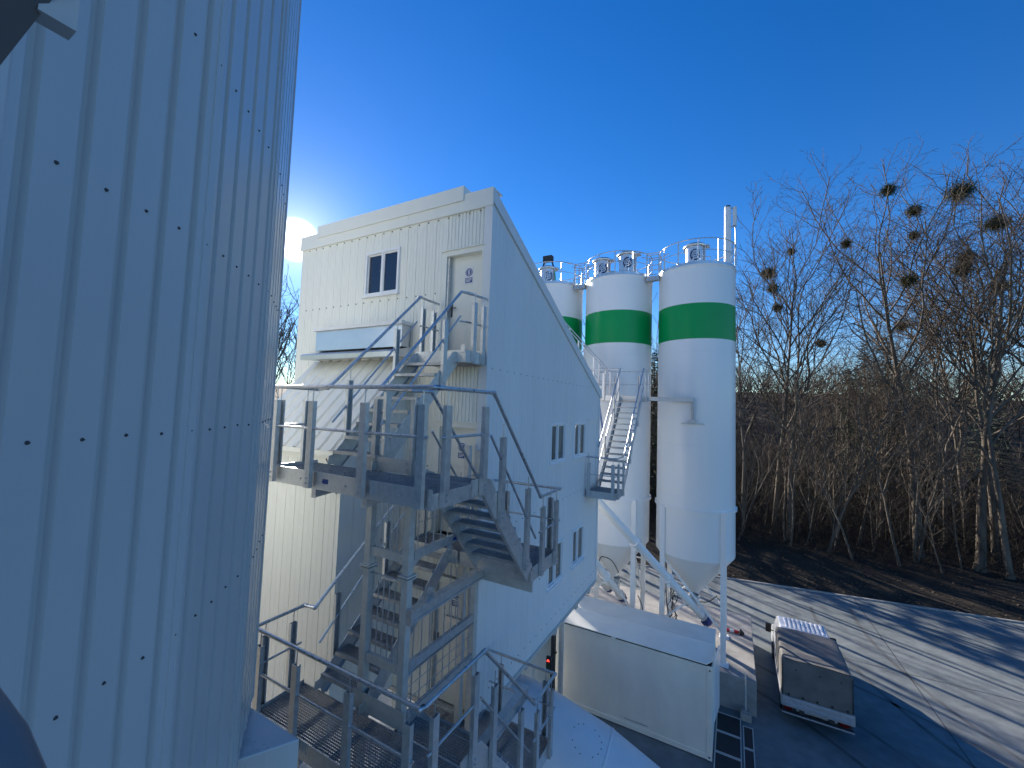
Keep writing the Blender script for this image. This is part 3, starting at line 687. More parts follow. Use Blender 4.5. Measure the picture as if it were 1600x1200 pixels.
# infill guards of the well: front face (between the columns) and side face (along y)
def guard_front(za, zb_, ch=.11):
    m = MB(); m.box(CX[0]+.05, CY-.03, za, CX[1]-.05, CY+.03, za+ch)
    for x in (CX[0]+.1, CX[1]-.1): bolts(m, (x, CY-.03, za+ch/2), (0,-1,0))
    g = m.obj('guard_frame', 'galv_dull', st); m = MB(); m.box(CX[0]+.05, CY-.02, zb_-.012, CX[1]-.05, CY+.02, zb_); m.obj('top_bar', 'galv_dull', g); m = MB()
    for k in range(6):
        x = CX[0]+.05+(CX[1]-CX[0]-.1)*(k+.5)/6; m.tube([(x, CY, za+ch), (x, CY, zb_-.01)], .0085, 6)
    m.obj('guard_bars', 'galv_tube', g)
guard_front(-2.06, P1-.18); guard_front(-3.46, -2.30); guard_front(-5.0, P3-.2)
def guard_side(za, zb_, x=-3.69, y0=4.22, y1=5.69, ch=.11, hz=()):
    m = MB(); m.box(x-.03, y0, za, x+.03, y1, za+ch)
    for y in (y0+.06, y0+.12): bolts(m, (x+.03, y, za+ch/2), (1,0,0))
    m.poly([(x-.004, y0, za-.12), (x-.004, y0+.18, za), (x-.004, y0, za)], (.008, 0, 0))
    g = m.obj('guard_frame', 'galv', st); m = MB(); m.box(x-.02, y0, zb_-.012, x+.02, y1, zb_); m.obj('top_bar', 'galv', g); m = MB()
    n = int((y1-y0)/.15)
    for k in range(n):
        y = y0+(y1-y0)*(k+.5)/n; m.tube([(x, y, za+ch), (x, y, zb_-.01)], .0085, 6)
    for z in hz: m.tube([(x+.012, y0, z), (x+.012, y1, z)], .006, 6)
    m.obj('guard_bars', 'galv_tube', g)
guard_side(-2.02, P1-.18, hz=(-1.55,)); guard_side(-3.42, -2.80); guard_side(-4.05, -3.46, hz=(-3.62, -3.78, -3.92))
def guard_back(za, zb_, y=5.76, x0=-4.25, x1=-3.75):
    m = MB(); m.box(x0, y-.03, za, x1, y+.03, za+.1); g = m.obj('guard_frame', 'galv', st); m = MB()
    for k in range(4): m.tube([(x0+.06+k*.125, y, za+.1), (x0+.06+k*.125, y, zb_)], .0085, 6)
    m.obj('guard_bars', 'galv_tube', g)
guard_back(-2.1, P1-.2); guard_back(-3.6, L2-.2)
m = MB(); m.extr([(-.06,-.08),(.06,-.08),(.06,-.05),(.045,-.05),(.045,.05),(.06,.05),(.06,.08),(-.06,.08)], (-3.64, 4.16, -2.70), (-3.64, 5.86, -2.70)); m.box(-3.72, 4.12, -2.80, -3.58, 4.155, -2.60); m.obj('beam', 'galv', st)
m = MB(); m.extr([(-.06,-.08),(.06,-.08),(.06,-.05),(.045,-.05),(.045,.05),(.06,.05),(.06,.08),(-.06,.08)], (-2.80, 4.45, -4.30), (-2.80, 5.9, -4.30)); m.obj('beam', 'galv', st)
m = MB(); m.box(-3.70, 5.87, L2-.34, -2.73, 5.91, L2-.18); m.obj('cross_beam', 'galv_dull', st); m = MB(); m.box(-3.70, 5.87, L4-.34, -2.73, 5.91, L4-.18); m.obj('cross_beam', 'galv_dull', st)
m = MB(); m.box(-3.655, 5.05, -1.99, -3.652, 5.15, -1.94); m.obj('maker_tag', 'blue_tag', st)
# lifting lug plates
m = MB()
for y, z in ((4.55, -2.62), (4.95, -2.16)):
    m = MB()
    m.lathe([(.07, 0), (.07, .012), (.02, .012), (.02, 0), (.07, 0)], (-3.655, y, z+.08), 14, axis=(1,0,0), smooth=False); m.box(-3.655, y-.07, z, -3.643, y+.07, z+.06); m.obj('lug_plate', 'galv', st)
# rear service stair of the building
bs = thing('rear_stair', 'small galvanised stair beside the silos behind the white building', 'staircase', (-3.6, 14.5, -2.5))
platform(bs, -4.05, 12.45, -3.12, 13.55, -2.5, edges='fr', along='y')
flight(bs, -4.0, -3.16, 13.56, -2.5, 16.5, .62, 14)
platform(bs, -5.9, 16.5, -3.1, 17.5, .62, edges='r', along='x')
railing(bs, [(-4.05, 12.43, -1.42), (-3.11, 12.43, -1.42), (-3.10, 13.2, -1.42), (-3.12, 13.55, -1.35), (-3.12, 16.5, 1.74), (-3.10, 17.5, 1.72)],
        [(-3.95, 12.45, -2.5, -1.42, (0,-1)), (-3.2, 12.45, -2.5, -1.42, (0,-1)), (-3.12, 12.65, -2.5, -1.42, (1,0)), (-3.12, 13.3, -2.5, -1.42, (1,0)), (-3.16, 14.4, -1.6, -.48, (1,0)), (-3.16, 15.6, -.35, .79, (1,0)), (-3.1, 16.6, .62, 1.72, (1,0)), (-3.1, 17.35, .62, 1.72, (1,0))],
        [[(-4.05, 12.42, -1.95), (-3.1, 12.42, -1.95), (-3.09, 13.4, -1.95)], [(-3.1, 13.7, -1.85), (-3.1, 16.4, 1.0)], [(-3.08, 16.5, 1.17), (-3.08, 17.5, 1.17)]])
railing(bs, [(-4.03, 13.7, -1.2), (-4.03, 16.5, 1.74), (-5.3, 16.5, 1.74)], [(-4.0, 14.4, -1.6, -.48, (-1,0)), (-4.0, 15.6, -.35, .79, (-1,0)), (-4.1, 16.5, .62, 1.74, (0,-1)), (-4.7, 16.5, .62, 1.74, (0,-1))],
        [[(-4.04, 13.8, -1.75), (-4.04, 16.4, 1.0)], [(-4.1, 16.47, 1.2), (-5.3, 16.47, 1.2)]])
railing(bs, [(-3.1, 17.5, 1.72), (-5.2, 17.5, 1.72)], [(-3.5, 17.5, .62, 1.72, (0,1)), (-4.5, 17.5, .62, 1.72, (0,1))], [[(-3.1, 17.53, 1.17), (-5.2, 17.53, 1.17)]])
m = MB(); m.beam((-4.9, 16.75, .5), (-9.6, 16.75, 5.9), .02, .24); m.obj('stringer', 'silo', bs); m = MB(); m.beam((-4.9, 17.45, .5), (-9.6, 17.45, 5.9), .02, .24); m.obj('stringer', 'silo', bs)
for k in range(24):
    t = (k+.5)/24; m = MB(); m.box(-4.9-4.7*t-.13, 16.77, .58+5.4*t, -4.9-4.7*t+.13, 17.43, .61+5.4*t); m.obj('tread', 'grate', bs)
for yy in (16.72, 17.48):
    m = MB(); m.tube([(-4.7, yy, 1.72), (-9.6, yy, 7.05)], .024, 8); m.box(-4.73, yy-.03, .55, -4.67, yy+.03, 1.74); m.box(-4.93, yy-.028, 1.0, -4.67, yy+.028, 1.06); m.tube([(-4.9, yy, 1.05), (-9.6, yy, 6.45)], .017, 8)
    for k in range(7): 
        px = -5.2-4.2*k/6; m.box(px-.03, yy-.03, .5+5.4*(-4.9-px)/4.7, px+.03, yy+.03, 1.72+5.33*(-4.7-px)/4.9)
    m.obj('railing', 'galv_tube', bs)
m = MB(); m.beam((-3.15, 18.42, .62), (-1.46, 18.42, .60), .1, .17); m.obj('support_beam', 'galv', bs); m = MB(); m.beam((-4.95, 16.6, .5), (-4.2, 15.2, -1.5), .08, .08); m.obj('support_beam', 'galv', bs)
m = MB(); m.beam((-1.5, 18.42, .5), (-1.5, 18.52, -.38), .09, .09); m.box(-1.95, 18.53, -.40, -1.05, 18.57, -.37); m.box(-1.62, 18.4, -.36, -1.38, 18.5, -.22); m.obj('hanger', 'galv', bs)

# ================================================================== CEMENT SILOS
SR = 1.6
SX = [-1.53, -5.08, -8.63]; SY = 20.15
def cylpatch(mb, c, r, a0, a1, z0, z1, n=6):
    vs = []
    for i in range(n+1):
        a = a0+(a1-a0)*i/n
        for z in (z0, z1): vs.append((c[0]+r*math.sin(a), c[1]-r*math.cos(a), z))
    mb.add(vs, [(2*i, 2*i+2, 2*i+3, 2*i+1) for i in range(n)], True)
def emblem(mb, c, r, a, z, R_):      # ring emblem wrapped on a drum: two open arcs, slash, hub
    def pt(u, w, e=.004): return Vector((c[0]+(r+e)*math.sin(a+u/r), c[1]-(r+e)*math.cos(a+u/r), z+w))
    def arc(ri, ro, t0, t1, n=18):
        vs = []
        for i in range(n+1):
            t = t0+(t1-t0)*i/n
            for q in (ri, ro): vs.append(pt(q*math.cos(t)*.82, q*math.sin(t)))
        mb.add(vs, [(2*i, 2*i+1, 2*i+3, 2*i+2) for i in range(n)])
    arc(R_*.72, R_, R(75), R(215)); arc(R_*.72, R_, R(255), R(395)); arc(R_*.36, R_*.5, R(60), R(200)); arc(R_*.36, R_*.5, R(240), R(380)); arc(0.001, R_*.16, 0, R(360))
    for s in (-1, 1): 
        vs = [pt(s*R_*(.35+i*.28)+j*R_*.09, s*R_*(.35+i*.42)-j*R_*.06) for i in (0, 1) for j in (-1, 1)]; mb.add(vs, [(0,1,3,2)])
def dust_filter(silo, x, y, zb, ang=0.0, vent=False):
    m = MB(); m.lathe([(.40, zb), (.40, zb+.95), (.38, zb+.97)], (x, y, 0), 28); m.lathe([(.42, zb+.10), (.42, zb+.14), (.40, zb+.15)], (x, y, 0), 28)
    f = m.obj('dust_filter', 'filter', silo)
    m = MB(); m.lathe([(.40, zb+.955), (.50, zb+.93), (.51, zb+.98), (.44, zb+1.06), (.2, zb+1.10), (1e-3, zb+1.11)], (x, y, 0), 28)
    m.box(x+.32, y-.2, zb+.93, x+.62, y+.2, zb+.97); m.obj('cap', 'flash', f)
    m = MB(); emblem(m, (x, y), .40, ang, zb+.5, .27); m.obj('emblem', 'navy', f)
    m = MB(); m.tube([(x+.43, y-.1, zb), (x+.43, y-.1, zb+.95)], .035, 8); m.box(x-.46, y-.08, zb+.75, x-.40, y+.05, zb+.92); m.tube([(x+.2, y-.46, zb+.5), (x+.3, y-.42, zb+.38)], .02, 6); m.obj('pipe', 'galv', f)
    if vent:
        m = MB(); 
        for s in (-1, 1): m.beam((x+s*.34, y, zb+1.05), (x+s*.2, y, zb+1.5), .07, .07)
        m.box(x-.26, y-.15, zb+1.42, x+.26, y+.15, zb+1.72); m.obj('vent_hood', 'chassis', f)
        m = MB()
        for s in (-1, 1): m.tube([(x+s*.44, y-.1, zb+.85), (x+s*.55, y-.15, zb)], .03, 6)
        m.obj('hose', 'green', f)
labels = ['tall white cement silo with green band, nearest the trees and beside the white mast', 'white green banded cement silo in the middle of three, with two filters on top', 'white green banded silo farthest left, mostly hidden by the sloping building roof']
silos = []
for i, x in enumerate(SX):
    s = thing('cement_silo', labels[i], 'silo', (x, SY, -9.88), 'white cement silos with green bands'); silos.append(s)
    zt = 6.32
    m = MB(); m.lathe([(SR, -5.92), (SR, zt), (SR+.03, zt+.01), (SR+.03, zt+.06), (SR-.01, zt+.09)], (x, SY, 0), 96)
    for z in (3.0-.35, .69, -1.29, -3.45): m.lathe([(SR, z-.012), (SR+.006, z-.004), (SR+.006, z+.004), (SR, z+.012)], (x, SY, 0), 96)
    m.obj('shell', 'silo', s)
    m = MB(); m.lathe([(SR, 3.20), (SR+.004, 3.201), (SR+.004, 4.719), (SR, 4.72)], (x, SY, 0), 96); m.obj('green_band', 'green', s)
    m = MB(); m.lathe([(SR-.01, zt+.09), (1.2, zt+.28), (.3, zt+.5), (1e-3, zt+.52)], (x, SY, 0), 64); m.obj('roof', 'silo', s)
    m = MB(); m.lathe([(SR-.002, -5.92), (SR-.01, -5.97), (.2, -7.75), (.2, -7.95)], (x, SY, 0), 64)
    m.lathe([(.2, -7.95), (.26, -7.95), (.26, -8.0), (.2, -8.0)], (x, SY, 0), 32)
    for k in range(8):
        a = k*math.pi/4+.2; m.tube([(x+1.35*math.cos(a), SY+1.35*math.sin(a), -6.13), (x+1.2*math.cos(a), SY+1.2*math.sin(a), -6.35)], .03, 6)
    m.obj('cone', 'silo', s)
    m = MB(); m.lathe([(SR, -4.02), (SR+.07, -4.02), (SR+.07, -3.9), (SR, -3.9)], (x, SY, 0), 96); m.obj('ring_beam', 'silo', s)
    for sx in (-1, 1):
        for sy in (-1, 1):
            m = MB(); a = SR*.7071+.03; px, py = x+sx*a, SY+sy*a
            m.box(px-.1, py-.1, -9.86, px+.1, py+.1, -3.92); m.box(px-.2, py-.2, -9.88, px+.2, py+.2, -9.85)
            for bx_ in (-.15, .15):
                for by_ in (-.15, .15): bolts(m, (px+bx_, py+by_, -9.85), (0,0,1), .02, .04)
            bevel(m.obj('leg', 'silo', s), .012)
    a = SR*.7071+.03
    m = MB()
    for (p, q) in (((x-a, SY-a), (x+a, SY-a)), ((x+a, SY-a), (x+a, SY+a)), ((x-a, SY+a), (x+a, SY+a)), ((x-a, SY-a), (x-a, SY+a))):
        m.beam((*p, -6.1), (*q, -8.7), .07, .07); m.beam((*p, -8.72), ((p[0]+q[0])/2, (p[1]+q[1])/2, -7.65), .065, .065) if p[1] == q[1] else None
        m.beam((*p, -7.15), (*q, -7.15), .05, .05) if p[1] == q[1] and p[1] > SY else None
    m.obj('bracing', 'silo', s)
    # outlet valve
    m = MB(); m.lathe([(.16, -8.0), (.16, -8.3), (.12, -8.5)], (x, SY, 0), 20); m.box(x-.22, SY-.12, -8.06, x-.05, SY-.2, -7.92); m.tube([(x-.1, SY-.2, -7.95), (x-.3, SY-.3, -7.85), (x-.34, SY-.3, -8.2)], .035, 8); m.obj('outlet_valve', 'galv', s)
    # railing round the top
    top = MB(); zz = zt+.08; ring = [(x+(SR-.02)*math.cos(t*2*math.pi/64), SY+(SR-.02)*math.sin(t*2*math.pi/64), 0) for t in range(65)]
    for dz, rr in ((1.1, .022), (.6, .016)): top.tube([(p[0], p[1], zz+dz) for p in ring], rr, 8, cap=False)
    top.lathe([(SR-.02, zz), (SR-.02, zz+.12), (SR-.012, zz+.12), (SR-.012, zz)], (x, SY, 0), 64)
    rl = top.obj('top_railing', 'galv_tube', s)
    for k in range(12):
        t = k*math.pi/6+.13; m = MB(); m.beam((x+(SR-.02)*math.cos(t), SY+(SR-.02)*math.sin(t), zz-.1), (x+(SR-.02)*math.cos(t), SY+(SR-.02)*math.sin(t), zz+1.1), .05, .03, (math.cos(t), math.sin(t), 0)); m.obj('post', 'galv', rl)
dust_filter(silos[0], -1.6, 20.25, 6.78, .12)
dust_filter(silos[1], -5.95, 20.2, 6.72, .35); dust_filter(silos[1], -4.62, 19.95, 6.75, .25)
dust_filter(silos[2], -9.0, 20.2, 6.72, .5, True)
m = MB(); m.lathe([(.22, 6.62), (.22, 6.78), (.28, 6.8), (.1, 6.86), (1e-3, 6.87)], (-5.25, 19.5, 0), 18); m.obj('manhole', 'flash', silos[1])
m = MB(); m.tube([(-.9, 19.3, 6.6), (-.9, 19.3, 6.9), (-1.3, 19.4, 6.95)], .02, 6); m.obj('sensor', 'galv', silos[0])
mast = thing('antenna_mast', 'white tubular mast with two upright antennas on the right silo roof', 'mast', (-.26, 20.8, 6.4))
m = MB(); m.lathe([(.14, 6.45), (.14, 9.62), (.12, 9.64), (1e-3, 9.64)], (-.26, 20.8, 0), 20); m.obj('mast_tube', 'silo', mast)
m = MB(); m.lathe([(.121, 9.6), (.121, 9.70), (1e-3, 9.70)], (-.26, 20.8, 0), 16); m.obj('cap', 'dark', mast)
m = MB(); m.lathe([(.075, 8.72), (.085, 8.74), (.085, 9.60), (.06, 9.62), (1e-3, 9.62)], (.03, 20.8, 0), 16); m.obj('antenna', 'trim', mast)
m = MB(); m.tube([(.05, 20.8, 8.72), (.08, 20.8, 7.6), (.06, 20.8, 6.5)], .03, 8); m.box(-.14, 20.77, 8.68, .1, 20.83, 8.73); m.box(-.14, 20.77, 9.56, .04, 20.83, 9.6); m.obj('bracket', 'galv', mast)
for k, (xa, xb) in enumerate(((-3.62, -2.99), (-7.17, -6.54))):
    w = thing('silo_walkway', ['short railed bridge between the middle and right silo tops', 'short railed bridge between the left and middle silo tops'][k], 'walkway', ((xa+xb)/2, 19.6, 6.3), 'bridges between silo tops')
    m = MB(); m.box(xa, 19.3, 6.28, xb, 20.0, 6.33); m.box(xa+.03, 19.3, 6.13, xb-.03, 19.34, 6.28); m.obj('deck', 'grate', w)
    for yy in (19.32, 19.98):
        m = MB()
        for z in (.3, .52, .75, 1.0): m.tube([(xa+.02, yy, 6.33+z), (xb-.02, yy, 6.33+z)], .016, 6)
        m.tube([(xa-.3, yy-.1, 7.5), (xa+.1, yy, 7.42), (xb-.1, yy, 7.42), (xb+.3, yy-.1, 7.5)], .022, 8)
        for x in (xa+.05, xb-.05): m.box(x-.02, yy-.02, 6.3, x+.02, yy+.02, 7.42)
        m.obj('railing', 'galv_tube', w)
# screw conveyors with blue motors
def conveyor(a, b, r, lab):
    a = Vector(a); b = Vector(b); d = (b-a).normalized()
    c = thing('screw_conveyor', lab, 'conveyor', a, 'tube screw conveyors from silos to building')
    m = MB(); m.tube([a, b], r, 24)
    for t in (.32, .62): q = a+(b-a)*t; m.tube([q-d*.03, q+d*.03], r*1.35, 20)
    for t in (.32, .62): q = a+(b-a)*t; m.box(q.x-.07, q.y-.07, q.z-r*1.9, q.x+.07, q.y+.07, q.z-r*.9)
    m.obj('tube', 'silo', c)
    m = MB(); m.tube([a-d*.04, a], r*1.5, 20); m.obj('flange', 'galv', c)
    m = MB(); m.tube([a-d*.04, a-d*.14, a-d*.16, a-d*.5, a-d*.54], [r*.9, r*.95, r*1.3, r*1.22, r*.9], 20)
    for k in range(10):
        t = 2*math.pi*k/10; e1 = d.orthogonal().normalized(); e2 = d.cross(e1); o_ = (e1*math.cos(t)+e2*math.sin(t))*r*1.3
        m.beam(a-d*.18+o_, a-d*.48+o_, .02, .04, o_.normalized())
    m.obj('motor', 'motor', c)
    m = MB(); q = a+d*.55; m.lathe([(r*.85, q.z), (r*1.0, q.z+.55)], (q.x, q.y, 0), 16); m.obj('inlet_chute', 'galv', c)
conveyor((-1.18, 19.55, -8.42), (-4.75, 15.0, -3.0), .16, 'white inclined screw conveyor tube rising from the right silo outlet to the building')
conveyor((-4.62, 19.6, -8.42), (-5.3, 14.2, -4.1), .15, 'white inclined screw conveyor under the middle silo, just left of its front leg')
conveyor((-5.45, 20.3, -8.5), (-5.9, 15.0, -5.3), .14, 'lower white screw conveyor, partly behind the building corner')
def cable(pts, r, lab, grp='black cables hanging under the silos'):
    m = MB(); P = [Vector(p) for p in pts]; out_ = []
    for i in range(len(P)-1):
        p0 = P[max(i-1, 0)]; p1 = P[i]; p2 = P[i+1]; p3 = P[min(i+2, len(P)-1)]
        for k in range(6):
            t = k/6; out_.append(.5*((2*p1)+(p2-p0)*t+(2*p0-5*p1+4*p2-p3)*t*t+(3*p1-p0-3*p2+p3)*t**3))
    out_.append(P[-1]); m.tube(out_, r, 6); o = m.obj('cable', 'dark', None, base=P[0]); tag(o, lab, 'cable', grp)
cable([(-2.55, 19.05, -7.0), (-2.5, 19.0, -8.0), (-2.3, 19.0, -8.8), (-1.8, 19.1, -9.5), (-1.2, 19.3, -9.75), (-.7, 19.4, -9.3)], .022, 'black cable looping beside the front left leg of the right silo')
cable([(-1.6, 19.7, -8.0), (-1.9, 19.6, -7.8), (-2.2, 19.4, -7.3), (-2.3, 19.3, -7.0)], .018, 'black hose curving off the right silo cone outlet')
cable([(-1.3, 19.7, -7.95), (-.95, 19.5, -7.8), (-.6, 19.3, -7.4)], .018, 'short black hose from the right silo outlet towards its front right leg')
cable([(-5.6, 19.4, -7.2), (-5.4, 19.2, -6.75), (-4.9, 19.1, -6.8), (-4.6, 19.2, -7.3)], .022, 'black hose arching around the middle silo cone')
cable([(-6.1, 18.6, -7.0), (-6.0, 18.6, -8.2), (-5.6, 18.7, -9.0), (-5.1, 18.8, -9.3)], .022, 'black cable sagging near the building corner below the middle silo')
cable([(-3.7, 19.0, -8.0), (-3.5, 19.0, -8.5), (-3.6, 19.0, -9.0), (-3.9, 19.0, -9.3)], .02, 'black cable bunch beside the front right leg of the middle silo')
m = MB()
random.seed(3)
for k in range(7):
    x = -2.32+random.uniform(-.12, .15); pts = [(x, 19.0, -7.3)]
    for q in range(5): pts.append((x+random.uniform(-.14, .16), 19.0+random.uniform(-.05, .05), -7.6-q*.28))
    m.tube(pts, .014, 5)
o = m.obj('cable_bundle', 'dark', None, base=(-2.3, 19, -8.8)); tag(o, 'tangled bundle of thin black cables on the right silo leg', 'cable')

# ================================================================== STORAGE CONTAINER
ct = thing('storage_container', 'large grey white container with hinged lid roof in front of the silo legs', 'container', (-3.6, 16.5, G))
CX0, CX1, CY0, CY1, CT = -6.65, -.60, 15.40, 17.85, -8.2
m = MB(); m.box(CX0+.1, CY0+.03, G+.17, CX1-.1, CY1-.03, CT-.12); bevel(m.obj('body', 'cont', ct), .01)
m = MB()
for x in (CX0, CX1-.16): m.box(x, CY0, G+.02, x+.16, CY0+.12, CT); m.box(x, CY1-.12, G+.02, x+.16, CY1, CT)
m.box(CX0+.16, CY0+.004, G+.03, CX1-.16, CY0+.1, G+.19); m.box(CX0+.16, CY0+.004, CT-.13, CX1-.16, CY0+.1, CT-.02)
m.box(CX1-.12, CY0+.12, G+.03, CX1-.004, CY1-.12, G+.19); m.box(CX1-.12, CY0+.12, CT-.13, CX1-.004, CY1-.12, CT-.02)
bevel(m.obj('corner_frame', 'cont', ct), .012)
m = MB()
for x in (CX0+.08, CX1-.08):
    for z in (G+.12, CT-.14): m.lathe([(.028, 0), (.028, .004), (1e-4, .004)], (x, CY0, z), 14, axis=(0,-1,0), smooth=False)
m.obj('casting_hole_shade', 'dark', ct)  # flat black discs paint the shade inside the corner holes
m = MB(); m.box(CX0+.05, CY0+.012, CT-.015, CX1-.03, CY1-.1, CT+.028); m.obj('lid_gap_shade', 'dark', ct)  # solid black strip paints the shade in the gap below the lid
m = MB(); m.poly([(CX0-.1, CY0-.02, CT+.03), (CX1-.18, CY0-.02, CT+.03), (CX1+.02, CY0+.22, CT+.08), (CX1+.02, CY0+.95, CT+.22), (CX0-.1, CY0+.95, CT+.22)], (0,0,.035))
m.poly([(CX0-.1, CY0+.955, CT+.22), (CX1+.02, CY0+.955, CT+.22), (CX1+.02, CY1+.02, CT+.08), (CX0-.1, CY1+.02, CT+.08)], (0,0,.035))
m.box(CX0-.1, CY0+.94, CT+.25, CX1+.02, CY0+.965, CT+.268)
bevel(m.obj('lid', 'cont', ct), .008)
m = MB(); m.box(-3.9, CY0-.045, CT-.02, -3.75, CY0-.022, CT+.05); m.obj('latch', 'cont', ct)
m = MB(); m.box(-3.4, CY0-.01, G+.32, -2.6, CY0+.005, G+.35); m.obj('latch', 'galv', ct)
m = MB(); m.poly([(CX1+.03, 15.55, -10.0), (CX1+.16, 16.05, -9.75), (CX1+.16, 16.05, -7.75), (CX1+.03, 15.55, -8.0)], (.03, .01, 0)); bevel(m.obj('side_flap', 'vanwhite', ct), .01)
# pit covers, signal pole, warning post
pc = thing('pit_covers', 'black framed floor covers beside the container end', 'floor cover', (0, 16.6, G))
for k, (xa, xb, ya, yb) in enumerate(((-.55, .24, 16.98, 18.0), (-.55, .24, 15.95, 16.95), (-.55, .24, 14.5, 15.92), (.30, .62, 16.6, 17.7), (.30, .62, 15.0, 16.57), (-.55, .62, 12.8, 14.46))):
    m = MB(); m.box(xa+.03, ya+.03, G+.004, xb-.03, yb-.03, G+.03); c_ = m.obj('cover', 'pit', pc)
    m = MB(); m.box(xa, ya, G+.004, xa+.03, yb, G+.045); m.box(xb-.03, ya, G+.004, xb, yb, G+.045); m.box(xa+.03, ya, G+.004, xb-.03, ya+.03, G+.045); m.box(xa+.03, yb-.03, G+.004, xb-.03, yb, G+.045); m.obj('frame', 'galv_dull', c_)
sp = thing('slim_pole', 'thin dark pole in a small concrete foot against the slab edge', 'pole', (.40, 18.15, G))
m = MB(); m.tube([(.40, 18.15, G+.3), (.40, 18.17, G+1.62)], .022, 8); m.obj('rod', 'galv_dull', sp)
m = MB(); m.poly([(.22, 17.98, G), (.58, 17.98, G), (.58, 18.34, G), (.22, 18.34, G)], (0,0,.26)); m.poly([(.26, 18.02, G+.26), (.54, 18.02, G+.26), (.54, 18.3, G+.26), (.26, 18.3, G+.26)], (0,0,.06)); bevel(m.obj('foot', 'concrete', sp), .03)
wp_ = thing('warning_post', 'red and white striped warning post lying on the slab', 'warning post', (0, 22.0, -9.88))
xs_ = [-.34, -.16, .02, .20]
for k in range(3):
    m = MB(); m.lathe([(1e-3, 0), (.062, 0), (.062, .18), (1e-3, .18)], (xs_[k], 21.95, -9.81), 16, axis=(1,0,0), smooth=False); m.obj('stripe', ['red', 'sign_w', 'red'][k], wp_)
m = MB(); m.lathe([(1e-3, 0), (.05, 0), (.05, .03), (.16, .05), (.05, .22), (1e-3, .24)], (.2, 21.95, -9.79), 16, axis=(1,-.05,-.1)); m.obj('foot', 'dark', wp_)
# traffic light and inner wall below the building
iw = thing('underpass_wall', 'pale panel wall seen under the white building', 'wall', (-6.5, 14.6, G))
m = MB(); sheet(m, (-9.0, 14.6, 0), (1,0,0), (0,-1,0), groove_prof(0, 3.1, .42, w=.02, d=.015), G, -8.5); m.box(-9.0, 14.61, G, -5.9, 14.7, -8.5); m.obj('panel', 'cont', iw)
m = MB(); m.box(-8.9, 14.2, -8.45, -6.0, 14.9, -8.2); m.lathe([(.25, 0), (.25, 1.6)], (-8.0, 14.45, -7.9), 20, axis=(1,0,0)); m.box(-6.4, 14.3, -8.2, -6.1, 14.6, -7.5); m.obj('ducting', 'galv', iw)
gp = thing('post_and_gap_bar', 'dark steel posts at the left end of the container', 'post', (-5.6, 14.4, G))
for x in (-5.75, -5.45): m = MB(); m.box(x-.07, 14.3, G, x+.07, 14.44, -6.2); m.obj('post', 'galv_dull' if x > -5.6 else 'chassis', gp)  # left bar is coloured dark to stand in for the black gap
tl = thing('traffic_light', 'small black traffic light glowing red under the building', 'traffic light', (-5.60, 13.6, -8.75))
TX, TZ = -5.60, -8.60
m = MB(); m.box(TX-.09, 13.56, TZ-.33, TX+.09, 13.66, TZ+.10); bevel(m.obj('housing', 'dark', tl), .015)
m = MB(); m.lathe([(.065, 0), (.065, .006), (1e-4, .01)], (TX, 13.56, TZ), 18, axis=(0,-1,0)); lamp = m.obj('red_lamp', 'redlens', tl)
m = MB(); m.poly([(TX+dx, 13.549, TZ+dz) for dx, dz in ((0, .055), (-.052, -.05), (-.028, -.05), (0, .005), (.028, -.05), (.052, -.05))][::-1], (0, -.004, 0)); m.obj('arrow', 'redlamp', lamp)
m = MB(); m.lathe([(.065, 0), (.065, .006), (1e-4, .01)], (TX, 13.56, TZ-.2), 18, axis=(0,-1,0)); m.obj('green_lamp', mat('green_lens_off', (.01, .05, .02), .2), tl)
m = MB(); m.lathe([(.078, 0), (.078, .09), (.07, .09), (.07, 0)], (TX, 13.56, TZ), 18, axis=(0,-1,0), a0=R(90), a1=R(270)); m.obj('visor', 'dark', tl)
m = MB(); m.tube([(TX, 13.66, TZ-.1), (TX, 14.3, TZ-.1)], .025, 8); m.obj('arm', 'dark', tl)

# ================================================================== MIXER TRUCK under the building
mx = thing('concrete_mixer_truck', 'concrete mixer truck with big white drum partly under the building', 'truck', (-2.6, 9.0, G))
a0 = Vector((-7.5, 9.2, -7.1)); b0 = Vector((.8, 9.8, -9.5)); ax = (b0-a0).normalized(); LN = (b0-a0).length
m = MB(); m.lathe([(.45, 0), (.62, .1), (.95, 1.5), (1.16, 2.9), (1.2, 3.6), (1.2, 4.95), (1.195, 4.97), (1.19, 4.99), (1.0, 6.6), (.8, 7.6), (.55, 8.1), (1e-3, 8.3)], a0, 72, axis=ax); m.obj('drum', 'drum', mx)
m = MB()
e1 = Vector((0,0,1)); e1 = (e1-ax*e1.dot(ax)).normalized(); e2 = ax.cross(e1)
def drumpt(h, t, r): return a0+ax*h+(e1*math.cos(t)+e2*math.sin(t))*r
hc = 4.5; tcn = R(15)
pts = []
for k in range(15):
    if k in (3, 7, 11): continue
    t = 2*math.pi*k/15; q = drumpt(hc+.33*math.cos(t), tcn+.33/1.2*math.sin(t), 1.2); nq = (q-(a0+ax*((q-a0).dot(ax)))).normalized(); bolts(m, q-nq*.006, nq, .012, .014)
m.obj('hatch', 'bolt', mx)
m = MB(); m.lathe([(1.2, 4.94), (1.207, 4.95), (1.207, 4.98), (1.19, 4.99)], a0, 72, axis=ax); m.obj('drum_seam', 'drum', mx)
m = MB(); m.box(-6.4, 8.55, G+.85, 3.6, 8.75, G+1.1); m.box(-6.4, 9.25, G+.85, 3.6, 9.45, G+1.1); m.box(-6.2, 8.4, G+1.1, -5.9, 9.6, G+2.3); m.box(.9, 8.1, G+1.1, 1.3, 9.2, G+1.5); m.obj('chassis', 'chassis', mx)
